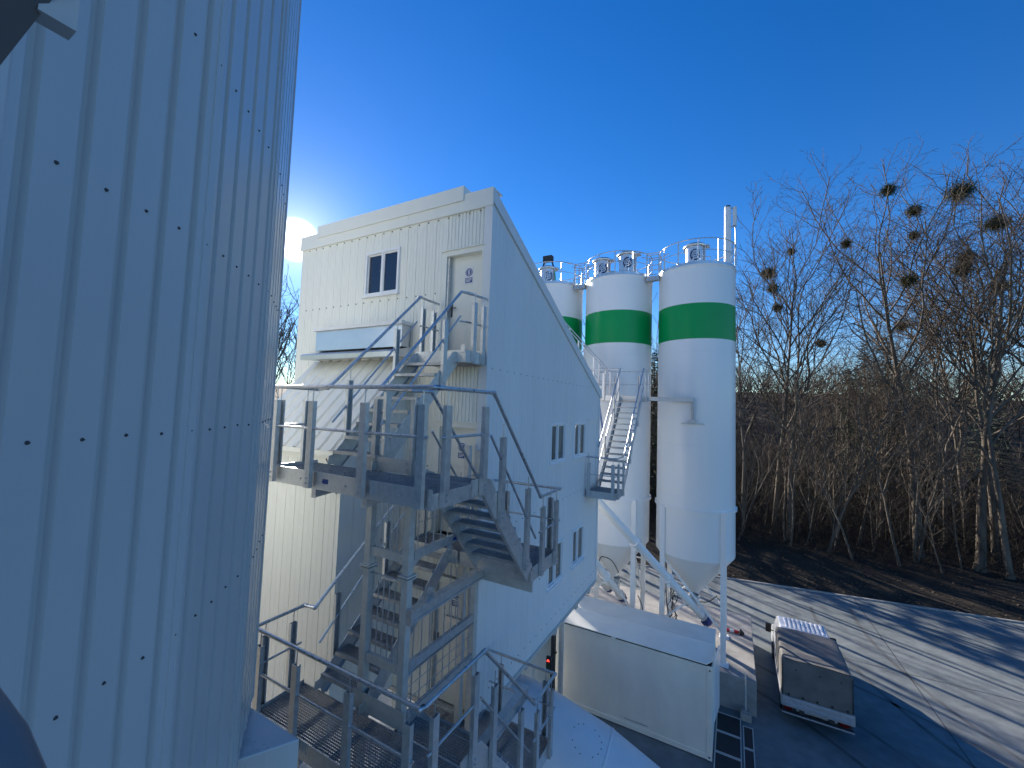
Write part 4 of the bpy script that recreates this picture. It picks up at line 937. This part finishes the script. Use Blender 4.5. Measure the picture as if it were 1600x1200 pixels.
for x in (-5.4, -4.05, .2, 1.7):
    for y, s in ((7.85, -1), (9.85, 1)):
        m = MB(); m.lathe([(.3, -.15), (.47, -.16), (.52, -.1), (.52, .1), (.47, .16), (.3, .15)], (x, y, G+.53), 28, axis=(0,1,0)); w = m.obj('wheel', 'dark', mx)
        m = MB(); m.lathe([(.3, -.15), (.28, s*.05), (.12, s*.05), (.1, s*.12), (1e-3, s*.12)], (x, y, G+.53), 24, axis=(0,1,0)); m.obj('rim', 'alu', w)
m = MB(); m.poly([(2.1, 7.75, G+.6), (3.9, 7.75, G+.6), (4.0, 7.75, G+1.6), (3.75, 7.75, G+2.95), (2.1, 7.75, G+2.95)], (0, 2.4, 0)); cb = bevel(m.obj('cab', 'vanwhite', mx), .06, 3)
m = MB(); m.poly([(3.985, 7.95, G+1.75), (3.985, 9.95, G+1.75), (3.80, 9.85, G+2.75), (3.80, 8.05, G+2.75)], (.02, 0, 0)); m.obj('windscreen', 'glass', cb)
m = MB(); m.beam((-6.6, 9.1, G+3.3), (-7.4, 9.2, G+1.6), .5, .12); m.lathe([(.7, .9), (.45, .1), (.45, 0)], (-6.9, 9.55, G+3.1), 24); m.obj('chute', 'drum', mx)

# ================================================================== CANVAS DROPSIDE TRUCK (points towards +Y)
tk = thing('canvas_truck', 'white flatbed truck with brown grey canvas cover parked on the yard', 'truck', (2.58, 20.5, G))
TX0, TX1, TY0, TY1 = 1.53, 3.64, 18.5, 21.1
zb0 = G+.80
# canvas with a few hoops and sag
def canvas():
    mb = MB(); nu, nv = 26, 40; vs = []
    prof = []
    x0, x1, zb_, zt_ = TX0+.02, TX1-.02, zb0+.27, G+2.36
    P = [(x0, zb_)]+[(x0+.01, zb_+(zt_-.1-zb_)*k/6) for k in range(1, 7)]+[(x0+.03, zt_-.03), (x0+.1, zt_)]+[(x0+.1+(x1-x0-.2)*k/12, zt_) for k in range(1, 12)]+[(x1-.1, zt_), (x1-.03, zt_-.03)]+[(x1-.01, zb_+(zt_-.1-zb_)*k/6) for k in range(6, 0, -1)]+[(x1, zb_)]
    hoops = 4
    for j in range(nv+1):
        v = j/nv; y = TY0+.02+(TY1-TY0-.04)*v; sag = .045*abs(math.sin(math.pi*v*hoops))
        for i, (x, z) in enumerate(P):
            ontop = z > zt_-.005; n_ = noise.noise(Vector((x*1.8, y*1.8, z*1.8)))*.014
            if ontop:
                c = math.sin(math.pi*(x-x0)/(x1-x0)); z2 = z+.05*c-sag*c+n_
                vs.append((x, y, z2))
            else: vs.append((x+n_+(-.0 if x < 2.5 else 0), y, z))
    n = len(P); mb.add(vs, [(j*n+i, j*n+i+1, (j+1)*n+i+1, (j+1)*n+i) for j in range(nv) for i in range(n-1)], True)
    # end walls as subdivided sheets with slight creases
    for yy, s in ((TY0, -1), (TY1, 1)):
        g = []; nn_ = 16
        for a in range(nn_+1):
            for b in range(nn_+1):
                x = x0+.02+(x1-x0-.04)*a/nn_; z = zb_+(zt_-.02-zb_)*b/nn_
                g.append((x, yy-s*.02+.016*noise.noise(Vector((x*2.4, z*2.0, s*3.0))), z+(.05*math.sin(math.pi*a/nn_) if b == nn_ else 0)))
        mb.add(g, [(a*(nn_+1)+b, (a+1)*(nn_+1)+b, (a+1)*(nn_+1)+b+1, a*(nn_+1)+b+1) for a in range(nn_) for b in range(nn_)], True)
    return mb
cv = canvas().obj('canvas_cover', 'canvas', tk)
for k in range(5): m = MB(); m.box(TX0+.2+k*.42, TY0-.015, zb0+.33, TX0+.26+k*.42, TY0+.005, zb0+.40); m.obj('buckle', 'dark', cv)
for x in (TX0+.45, TX0+1.15, TX0+1.75): m = MB(); m.box(x-.02, TY0-.012, G+2.05, x+.02, TY0+.006, G+2.09); m.obj('eyelet', 'dark', cv)
for x in (TX0+.05, TX1-.05): m = MB(); m.box(x-.008, TY0-.006, zb0+.33, x+.008, TY0+.008, G+2.25); m.obj('seam', 'dark', cv)
m = MB(); m.box(TX0, TY0-.03, zb0-.05, TX1, TY0+.02, zb0+.29); m.box(TX0, TY0+.02, zb0-.05, TX0+.03, TY1, zb0+.29); m.box(TX1-.03, TY0+.02, zb0-.05, TX1, TY1, zb0+.29); m.box(TX0+.03, TY0+.02, zb0-.08, TX1-.03, TY1, zb0-.02)
m.box(TX0+.03, TY0-.055, zb0+.02, TX1-.03, TY0-.031, zb0+.09); m.box(TX0+.03, TY0-.045, zb0+.2, TX1-.03, TY0-.031, zb0+.25)
bevel(m.obj('dropside', 'alu', tk), .008)
m = MB(); m.box(TX0+.05, TY0+.15, G+.55, TX1-.05, TY0+.22, G+.85); m.box(TX0+.04, TY0-.02, G+.48, TX1-.04, TY0+.10, G+.57); m.box(TX0+.55, TY0+.05, G+.45, TX0+.7, 23.2, G+.8); m.box(TX1-.7, TY0+.05, G+.45, TX1-.55, 23.2, G+.8); m.obj('chassis', 'chassis', tk)
m = MB(); m.box(TX0+.02, TY0-.035, G+.50, TX1-.02, TY0-.021, G+.545); m.obj('bumper_bar', 'alu', tk)
for x in (TX0+.08, TX1-.40):
    m = MB(); m.box(x, TY0+.08, G+.58, x+.26, TY0+.15, G+.70); bevel(m.obj('tail_light', 'redlens', tk), .01)
for x in (TX0+.46, TX1-.86): m = MB(); m.box(x, TY0+.11, G+.60, x+.4, TY0+.14, G+.78); m.obj('mud_panel', 'alu', tk)
m = MB(); m.box(2.32, TY0+.10, G+.62, 2.84, TY0+.125, G+.74); m.obj('number_plate', 'plate', tk)
m = MB()
def text_mesh(txt, size, loc, rot, name, material, parent, ext=.003):
    cu = bpy.data.curves.new(name, 'FONT'); cu.body = txt; cu.size = size; cu.extrude = ext; cu.align_x = 'CENTER'; cu.align_y = 'CENTER'
    t = bpy.data.objects.new(name, cu); COL.objects.link(t); t.rotation_euler = rot
    dg = bpy.context.evaluated_depsgraph_get(); me = bpy.data.meshes.new_from_object(t.evaluated_get(dg)); bpy.data.objects.remove(t)
    o = bpy.data.objects.new(name, me); COL.objects.link(o); me.materials.clear(); me.materials.append(M[material])
    o.rotation_euler = rot; o.parent = parent; o.location = Vector(loc)-wbase(parent); return o
# cab
def vancab():
    mb = MB(); pts = [(21.25, G+.55), (21.25, G+2.18), (21.45, G+2.27), (22.55, G+2.24), (22.85, G+2.12), (23.45, G+1.42), (24.05, G+1.2), (24.3, G+.9), (24.32, G+.45), (23.9, G+.4), (21.3, G+.4)]
    x0, x1 = TX0+.08, TX1-.08
    def inset(z): return .0 if z < G+1.3 else .13*(z-G-1.3)/1.0
    vs = [(x0+inset(z), y, z) for y, z in pts]+[(x1-inset(z), y, z) for y, z in pts]; n = len(pts)
    mb.add(vs, [tuple(range(n-1, -1, -1)), tuple(range(n, 2*n))]+[(i, (i+1) % n, n+(i+1) % n, n+i) for i in range(n)]); return mb
cb = bevel(vancab().obj('cab', 'vanwhite', tk), .06, 4)
for k in range(9): x = TX0+.42+k*.16; m = MB(); m.box(x, 21.5, G+2.23, x+.07, 22.5, G+2.285); bevel(m.obj('roof_rib', 'vanwhite', cb), .01)
for s, x in ((-1, TX0+.09), (1, TX1-.09)): m = MB(); m.poly([(x-s*.05, 21.55, G+1.45), (x-s*.05, 22.75, G+1.45), (x-s*.14, 22.55, G+2.05), (x-s*.14, 21.6, G+2.08)], (s*.02, 0, 0)); m.obj('side_window', 'glass', cb)
m = MB(); m.poly([(TX0+.28, 22.92, G+2.05), (TX1-.28, 22.92, G+2.05), (TX1-.15, 23.42, G+1.47), (TX0+.15, 23.42, G+1.47)], (0, .02, .02)); m.obj('windscreen', 'glass', cb)
for s, x in ((-1, TX0-.02), (1, TX1+.02)):
    m = MB(); m.box(min(x, x+s*.22), 22.72, G+1.35, max(x, x+s*.22), 22.84, G+1.72); o = bevel(m.obj('wing_mirror', 'dark', cb), .03, 3)
    m = MB(); m.tube([(x-s*.08, 22.8, G+1.42), (x+s*.05, 22.8, G+1.45)], .025, 8); m.obj('mirror_arm', 'dark', o)
for x, s in ((TX0+.16, -1), (TX1-.16, 1)):
    for y in (19.55, 23.25):
        m = MB(); m.lathe([(.2, -.11), (.32, -.12), (.36, -.08), (.36, .08), (.32, .12), (.2, .11)], (x, y, G+.37), 28, axis=(1,0,0)); w = m.obj('wheel', 'dark', tk)
        m = MB(); m.lathe([(.205, s*.1), (.19, s*.05), (.07, s*.06), (.06, s*.11), (1e-3, s*.11)], (x, y, G+.37), 20, axis=(1,0,0)); m.obj('rim', 'alu', w)
for s, x in ((-1, TX0+.04), (1, TX1-.04)): m = MB(); m.box(x-.02, 19.15, G+.72, x+.02, 19.95, G+.76); m.obj('mudguard', 'chassis', tk)

# ================================================================== TREES
def gen_tree(seed, h, r0, fork=.5, spread=1.0, lean=(0, 0), nlimb=10, dens=1.0, maxlev=4, straight=.05):
    rnd = random.Random(seed); T = MB(); C = MB()
    def rv(): return Vector((rnd.gauss(0, 1), rnd.gauss(0, 1), rnd.gauss(0, 1)))
    SEG = (12, 7, 5, 4, 3); SID = (9, 6, 4, 3, 3); WOB = (straight, .13, .17, .2, .22)
    def grow(p, d, ln, r, lev, tip):
        n = SEG[lev]; pts = [p.copy()]; dirs = [d.copy()]; st = ln/n; trop = (.02, .10, .09, .06, .03)[lev]
        for i in range(n):
            d = (d+rv()*WOB[lev]*(.6 if lev == 0 else 1)+Vector((0, 0, trop))).normalized(); p = p+d*st; pts.append(p.copy()); dirs.append(d.copy())
        rs = [max(.0078, r+(tip-r)*(i/n)**.85) for i in range(n+1)]
        (T if lev < 2 else C).tube(pts, rs, SID[lev], cap=False)
        if lev >= maxlev: return
        if lev == 0: cnt = nlimb
        else: cnt = int(max(2, (9, 8, 4, 3)[lev]*dens*min(1.4, .55+ln/(6, 7, 3, 1.4)[lev]*.6)))
        az = rnd.uniform(0, 6.28)
        for k in range(cnt):
            t = (fork+(1-fork)*((k+rnd.random())/cnt)**.85) if lev == 0 else (.18+.8*(k+rnd.random())/cnt)
            t = min(.98, t); i = min(n-1, int(t*n)); f = t*n-i
            q = pts[i].lerp(pts[i+1], f); dd = dirs[i]; az += 2.4+rnd.uniform(-.5, .5)
            a1 = dd.orthogonal().normalized(); a2 = dd.cross(a1); side = a1*math.cos(az)+a2*math.sin(az)
            an_ = R(rnd.uniform(22, 46) if lev == 0 else rnd.uniform(28, 58))*spread
            nd = (dd*math.cos(an_)+side*math.sin(an_)).normalized()
            rr = rs[i]*(rnd.uniform(.58, .85) if lev == 0 else rnd.uniform(.5, .72))
            l2 = ln*((.34+.30*(1-t))*rnd.uniform(.75, 1.2) if lev == 0 else (.52-.25*t)*rnd.uniform(.7, 1.2))
            grow(q, nd, l2, max(rr, .008), lev+1, (.04, .03, .015, .009, .006)[lev+1])
    grow(Vector((0, 0, -.4)), Vector((lean[0], lean[1], 1)).normalized(), h, r0, 0, r0*.16)
    # root flare
    T.lathe([(r0*1.7, -.5), (r0*1.45, -.1), (r0*1.15, r0*1.1), (r0*.97, r0*2.4)], (lean[0]*.4, lean[1]*.4, 0), 9)
    return T, C
def make_tree(seed, name, label, cat, group, bark='bark', **kw):
    T, C = gen_tree(seed, **kw)
    o = thing(name, label, cat, (0, 0, 0), group)
    T.obj('trunk', bark, o); C.obj('crown', 'twig', o); return o
GB = 'bare trees along the wooded bank'
protos = [make_tree(11, 'bare_tree', None, 'tree', GB, h=29, r0=.33, fork=.42, nlimb=14, spread=1.1, dens=1.0),
          make_tree(23, 'bare_tree', None, 'tree', GB, h=28, r0=.25, fork=.36, nlimb=16, spread=.74, dens=1.0),
          make_tree(37, 'bare_tree', None, 'tree', GB, h=24, r0=.20, fork=.40, dens=1.0, nlimb=12, spread=.9, lean=(.06, .0)),
          make_tree(41, 'bare_tree', None, 'tree', GB, h=27, r0=.27, fork=.40, nlimb=13, spread=.98, lean=(-.05, .02), dens=.98),
          make_tree(59, 'bare_tree', None, 'tree', GB, h=22, r0=.16, fork=.34, dens=.95, nlimb=12, spread=.85, lean=(.12, 0))]
used = set()
def place(k, x, y, sc, rz, label, mist=()):
    if k in used: o = copytree(protos[k])
    else: o = protos[k]; used.add(k)
    o.location = (x, y, tz(x, y)-.1); o.scale = (sc*.9, sc*.9, sc*.79); o.rotation_euler = (0, 0, rz); o['label'] = label
    return o
near = [ # k, x, y, scale, rot, label
 (2, .68, 42, .98, 1.2, 'slender bare tree right behind the white mast silo edge'),
 (1, 3.08, 44, 1.03, .3, 'tall straight bare tree with two mistletoe balls, first clear trunk right of the silos'),
 (3, 4.19, 43, .98, 2.1, 'bare tree leaning right at its top with one mistletoe ball near the tip'),
 (2, 8.29, 48, .74, 4.0, 'lower bare tree with arching limbs before the dark conifers'),
 (4, 9.21, 45, .84, 5.2, 'thin bare tree leaning over, in the gap of lower crowns'),
 (1, 11.24, 47, .72, 1.9, 'upright bare tree just left of the biggest forked tree'),
 (0, 12.73, 44, 1.10, .6, 'biggest bare tree with wide forked crown and large mistletoe balls'),
 (4, 10.82, 41, .70, 2.6, 'short pale leaning bare tree at the foot of the biggest forked tree'),
 (2, 15.82, 49, 1.0, .9, 'dark bare tree between the two tallest ones at right'),
 (0, 15.69, 43, 1.04, 3.4, 'tall bare tree with thick pale trunk near the right edge'),
 (3, 17.67, 46, 1.06, 5.0, 'tall bare tree with steep limbs beside the right picture edge'),
 (1, 16.8, 42, .95, 2.9, 'bare tree with bright broken stump base at the far right'),
 (0, 20.5, 44.5, 1.05, 1.7, 'bare tree cut by the right picture edge'),
 (1, 18.3, 52, 1.02, 4.4, 'upright bare tree further back near the right edge'),
 (4, 12.0, 42.5, .62, 4.1, 'small pale bare tree in front of the biggest trunk'),
 (1, 22.5, 48, 1.0, 2.2, 'bare tree crown reaching in from beyond the right edge')]
troots = {}
for i, (k, x, y, sc, rz, lab) in enumerate(near): troots[i] = place(k, x, y, sc, rz, lab)
def mistletoe(root, x, y, z, r, seed):
    rnd = random.Random(seed); mb = MB(); c = Vector((x, y, z))
    for k in range(int(1500*min(2.4, (r/.55)**1.6))):
        v = Vector((rnd.gauss(0, .42), rnd.gauss(0, .42), rnd.gauss(0, .36)))*r
        d = (v.normalized()*.8+Vector((rnd.gauss(0, .4), rnd.gauss(0, .4), rnd.gauss(0, .4)))).normalized(); w = d.orthogonal().normalized(); l = rnd.uniform(.09, .17)
        p = c+v; mb.add([p-w*.018, p+w*.018, p+d*l+w*.03, p+d*l-w*.03], [(0,1,2,3)])
    for k in range(26):
        v = Vector((rnd.gauss(0, 1), rnd.gauss(0, 1), rnd.gauss(0, 1))).normalized()*r*.85; mb.tube([c, c+v*.5+Vector((0,0,-.05)), c+v], .008, 3, cap=False)
    o = mb.obj('mistletoe', 'mist', None); o.parent = root
    bpy.context.view_layer.update(); o.matrix_parent_inverse = root.matrix_basis.inverted()
    return o
ML = [(6,10.98,44,19.14,.72),(6,13.41,44,17.56,.72),(6,15.3,44,17.4,1.25),(9,17.0,43,14.71,.95),(6,13.19,44,16.11,.5),(6,12.24,44,10.65,.65),(5,12.96,47,12.24,.7),
      (1,2.79,44,13.32,.75),(1,2.78,44,11.99,.6),(2,1.82,43,9.55,.45),(3,6.8,48,14.87,.5),(2,5.9,43,18.41,.5),(8,16.24,49,14.2,.8),(8,15.85,49,12.77,.9),(3,6.3,48,9.86,.4),(10,18.53,46,11.53,.8),(3,7.76,48,9.8,.35),(1,3.6,44,15.39,.4)]
bpy.context.view_layer.update()
for i, (t, x, y, z, r) in enumerate(ML):
    root = troots[t]; mw = root.matrix_world; best = None; q = Vector((x, y, z))
    for ch in root.children:
        if ch.name.startswith('trunk'):
            for v in list(ch.data.vertices)[::2]:
                w = mw @ v.co; d2 = (w.x-q.x)**2+((w.y-q.y)*.35)**2+(w.z-q.z)**2
                if best is None or d2 < best[0]: best = (d2, w.copy())
    w = best[1]; mistletoe(root, w.x, w.y, w.z, r*.72, 100+i)
# the belt goes on behind the silos and the building; it throws the streaks of shade on the yard
random.seed(21)
GBB = 'bare trees of the belt behind the buildings'
bp_ = [make_tree(90+i, 'bare_tree', 'bare tree of the belt standing behind the silos and the white building', 'tree', GBB, h=(15, 14, 16)[i], r0=(.17, .13, .21)[i], fork=(.6, .55, .62)[i], nlimb=8, dens=.6, spread=.7, maxlev=3, straight=.03) for i in range(3)]
x = -1.5; fb = [True]*3
while x > -74:
    for row in range(3):
        k = random.randrange(3); o = bp_[k] if fb[k] else copytree(bp_[k]); fb[k] = False
        xx = x+random.uniform(-1.0, 1.0); yy = kerby(xx)+6+row*4.5+random.uniform(-1.5, 1.5); s_ = random.uniform(.85, 1.05)*(1.0 if xx > -45 else 1.35)
        o.location = (xx, yy, tz(xx, yy)-.1); o.scale = (s_, s_, s_); o.rotation_euler = (0, 0, random.uniform(0, 6.28))
    x -= random.uniform(2.6, 3.8)
# young thin trees in front of the wood
GY = 'thin young trees at the front of the wood'
yp = [make_tree(70+i, 'young_tree', 'thin pale young tree among the undergrowth of the wooded bank', 'tree', GY, h=(9, 11, 7)[i], r0=(.07, .09, .06)[i], fork=.35, nlimb=8, dens=.7, maxlev=3, lean=((.1, 0), (-.12, .05), (.25, .1))[i], straight=.09) for i in range(3)]
random.seed(5); first = [True]*3
for j in range(46):
    k = random.randrange(3); o = yp[k] if first[k] else copytree(yp[k]); first[k] = False
    xx = random.uniform(-1, 23); yy = kerby(xx)+random.uniform(6.0, 14); s = random.uniform(.7, 1.35)
    o.location = (xx, yy, tz(xx, yy)-.05); o.scale = (s, s, s); o.rotation_euler = (0, 0, random.uniform(0, 6.28))
# conifers
def conifer(seed, h, r):
    rnd = random.Random(seed); T = MB(); C = MB(); T.tube([(0, 0, -.4), (.05, 0, h*.5), (0, 0, h)], [h*.018, h*.011, .02], 7)
    n = int(h*9)
    for k in range(n):
        t = (k+rnd.random())/n; z = h*(.06+.93*t); ln = r*(1-t)**.8*rnd.uniform(.65, 1.15)+.15; a = k*2.4+rnd.uniform(-.4, .4); d = Vector((math.cos(a), math.sin(a), .18-.35*(1-t)))
        p = Vector((0, 0, z)); e = p+d*ln; C.tube([p, p+d*ln*.5+Vector((0,0,.05)), e+Vector((0,0,.02))], [.03, .02, .008], 3, cap=False)
        sd_ = d.cross(Vector((0,0,1))).normalized()
        for q in range(int(6+ln*16)):
            f = rnd.random()**.8; c = p+d*ln*f; w = (sd_*rnd.choice((-1, 1))*rnd.uniform(.5, 1)+d*rnd.uniform(.2, .8)+Vector((0,0,rnd.uniform(-.45, .25)))).normalized(); l = rnd.uniform(.18, .42); u = w.orthogonal().normalized()
            C.add([c-u*.03, c+u*.03, c+w*l+u*.045, c+w*l-u*.045], [(0,1,2,3)])
    return T, C
GC = 'dark conifers standing in the wood'
cp = []
for i, (h, r) in enumerate(((17, 3.0), (20, 3.4))):
    o = thing('conifer', None, 'tree', (0, 0, 0), GC); T, C = conifer(200+i, h, r); T.obj('trunk', 'bark_dark', o); C.obj('crown', 'conifer', o); cp.append(o)
CL = [(0, -7.4, 45, .98, 'dark conifer seen through the gap between the middle and right silos'), (1, 13.56, 62, .92, 'dark conifer left of the biggest forked tree, further back'), (0, 15.9, 63, 1.12, 'broad dark conifer just behind the biggest forked tree'), (1, 11.6, 60, .78, 'lower dark conifer at the left of the conifer group'),
      (0, -14.0, 45, .9, 'dark conifer behind the left silo'), (1, -11, 47, .8, 'dark conifer behind the gap of the left and middle silos'), (0, 25, 66, 1.0, 'dark conifer far back near the right picture edge')]
fc = [True, True]
for k, x, y, s, lab in CL:
    o = cp[k] if fc[k] else copytree(cp[k]); fc[k] = False
    o.location = (x, y, tz(x, y)-.1); o.scale = (s, s, s); o.rotation_euler = (0, 0, x); o['label'] = lab
# undergrowth: uncountable stems and twigs
def undergrowth(name, mat_, n, xr, vr, hr, seed, rr=(.012, .035), twigs=5, bias=1.0):
    rnd = random.Random(seed); mb = MB()
    for k in range(n):
        x = rnd.uniform(*xr); v = vr[0]+(vr[1]-vr[0])*rnd.random()**bias; y = kerby(x)+v; z = tz(x, y); h = rnd.uniform(*hr)*rnd.uniform(.6, 1.1); r = rnd.uniform(*rr)
        lean = Vector((rnd.gauss(0, .42), rnd.gauss(0, .42), 1)); p = Vector((x, y, z-.1)); a = p+lean*h*.5+Vector((rnd.gauss(0, .1), 0, 0)); b = p+lean*h+Vector((rnd.gauss(0, .6), rnd.gauss(0, .6), 0))
        mb.tube([p, a, b], [r, r*.7, .006], 3, cap=False)
        for q in range(twigs):
            f = rnd.uniform(.2, .95); c = p.lerp(a, f*2) if f < .5 else a.lerp(b, f*2-1)
            d = Vector((rnd.gauss(0, 1), rnd.gauss(0, 1), rnd.uniform(.2, 1.3))).normalized()*h*rnd.uniform(.12, .32)
            mb.tube([c, c+d*.55, c+d+Vector((0,0,.1*h*.3))], [r*.45, r*.3, .005], 3, cap=False)
    o = mb.obj(name, mat_, None); tag(o, None, 'undergrowth', None, 'stuff'); return o
o = undergrowth('undergrowth', 'thick', 5600, (-16, 27), (7.0, 36), (2.0, 7.0), 31, bias=.9, rr=(.01, .028), twigs=7); o['label'] = 'dense tangle of bare undergrowth stems filling the dark wood'
o = undergrowth('brambles', 'thick', 2600, (-14, 26), (5.0, 16), (.5, 1.8), 33, rr=(.006, .014), twigs=6); o['label'] = 'low dark brambles and fallen twigs at the edge of the wood'
o = undergrowth('undergrowth', 'thick', 1800, (-95, -38), (7, 26), (2.5, 7), 35); o['label'] = 'dark thicket under the far trees left of the white building'
o = undergrowth('far_wood', 'thick', 2600, (-60, 110), (40, 120), (6, 11), 36, rr=(.05, .11), twigs=9); o['label'] = 'brown bare wood covering the far hillside'
rnd = random.Random(8); mb = MB()
for k in range(9000):
    x = rnd.uniform(-12, 28); v = .25+13*rnd.random()**1.2; y = kerby(x)+.16+v; z = tz(x, y)+.015; a = rnd.uniform(0, 6.28); s = rnd.uniform(.03, .085)
    n = Vector((rnd.gauss(0, .45), rnd.gauss(0, .45), 1)).normalized(); u = Vector((math.cos(a), math.sin(a), 0)); u = (u-n*u.dot(n)).normalized(); w = n.cross(u)
    p = Vector((x, y, z)); mb.add([p-u*s, p-w*s*.6, p+u*s, p+w*s*.6], [(0,1,2,3)])
o = mb.obj('leaf_litter', 'leaf', None); tag(o, 'scattered dead brown leaves on the bare soil bank', 'leaf litter', None, 'stuff')

# ------------------------------------------------------------------ lift the whole place so that the yard lies at z = 0
for o in list(S.objects):
    if o.parent is None and o.type != 'LIGHT': o.location.z += HZ
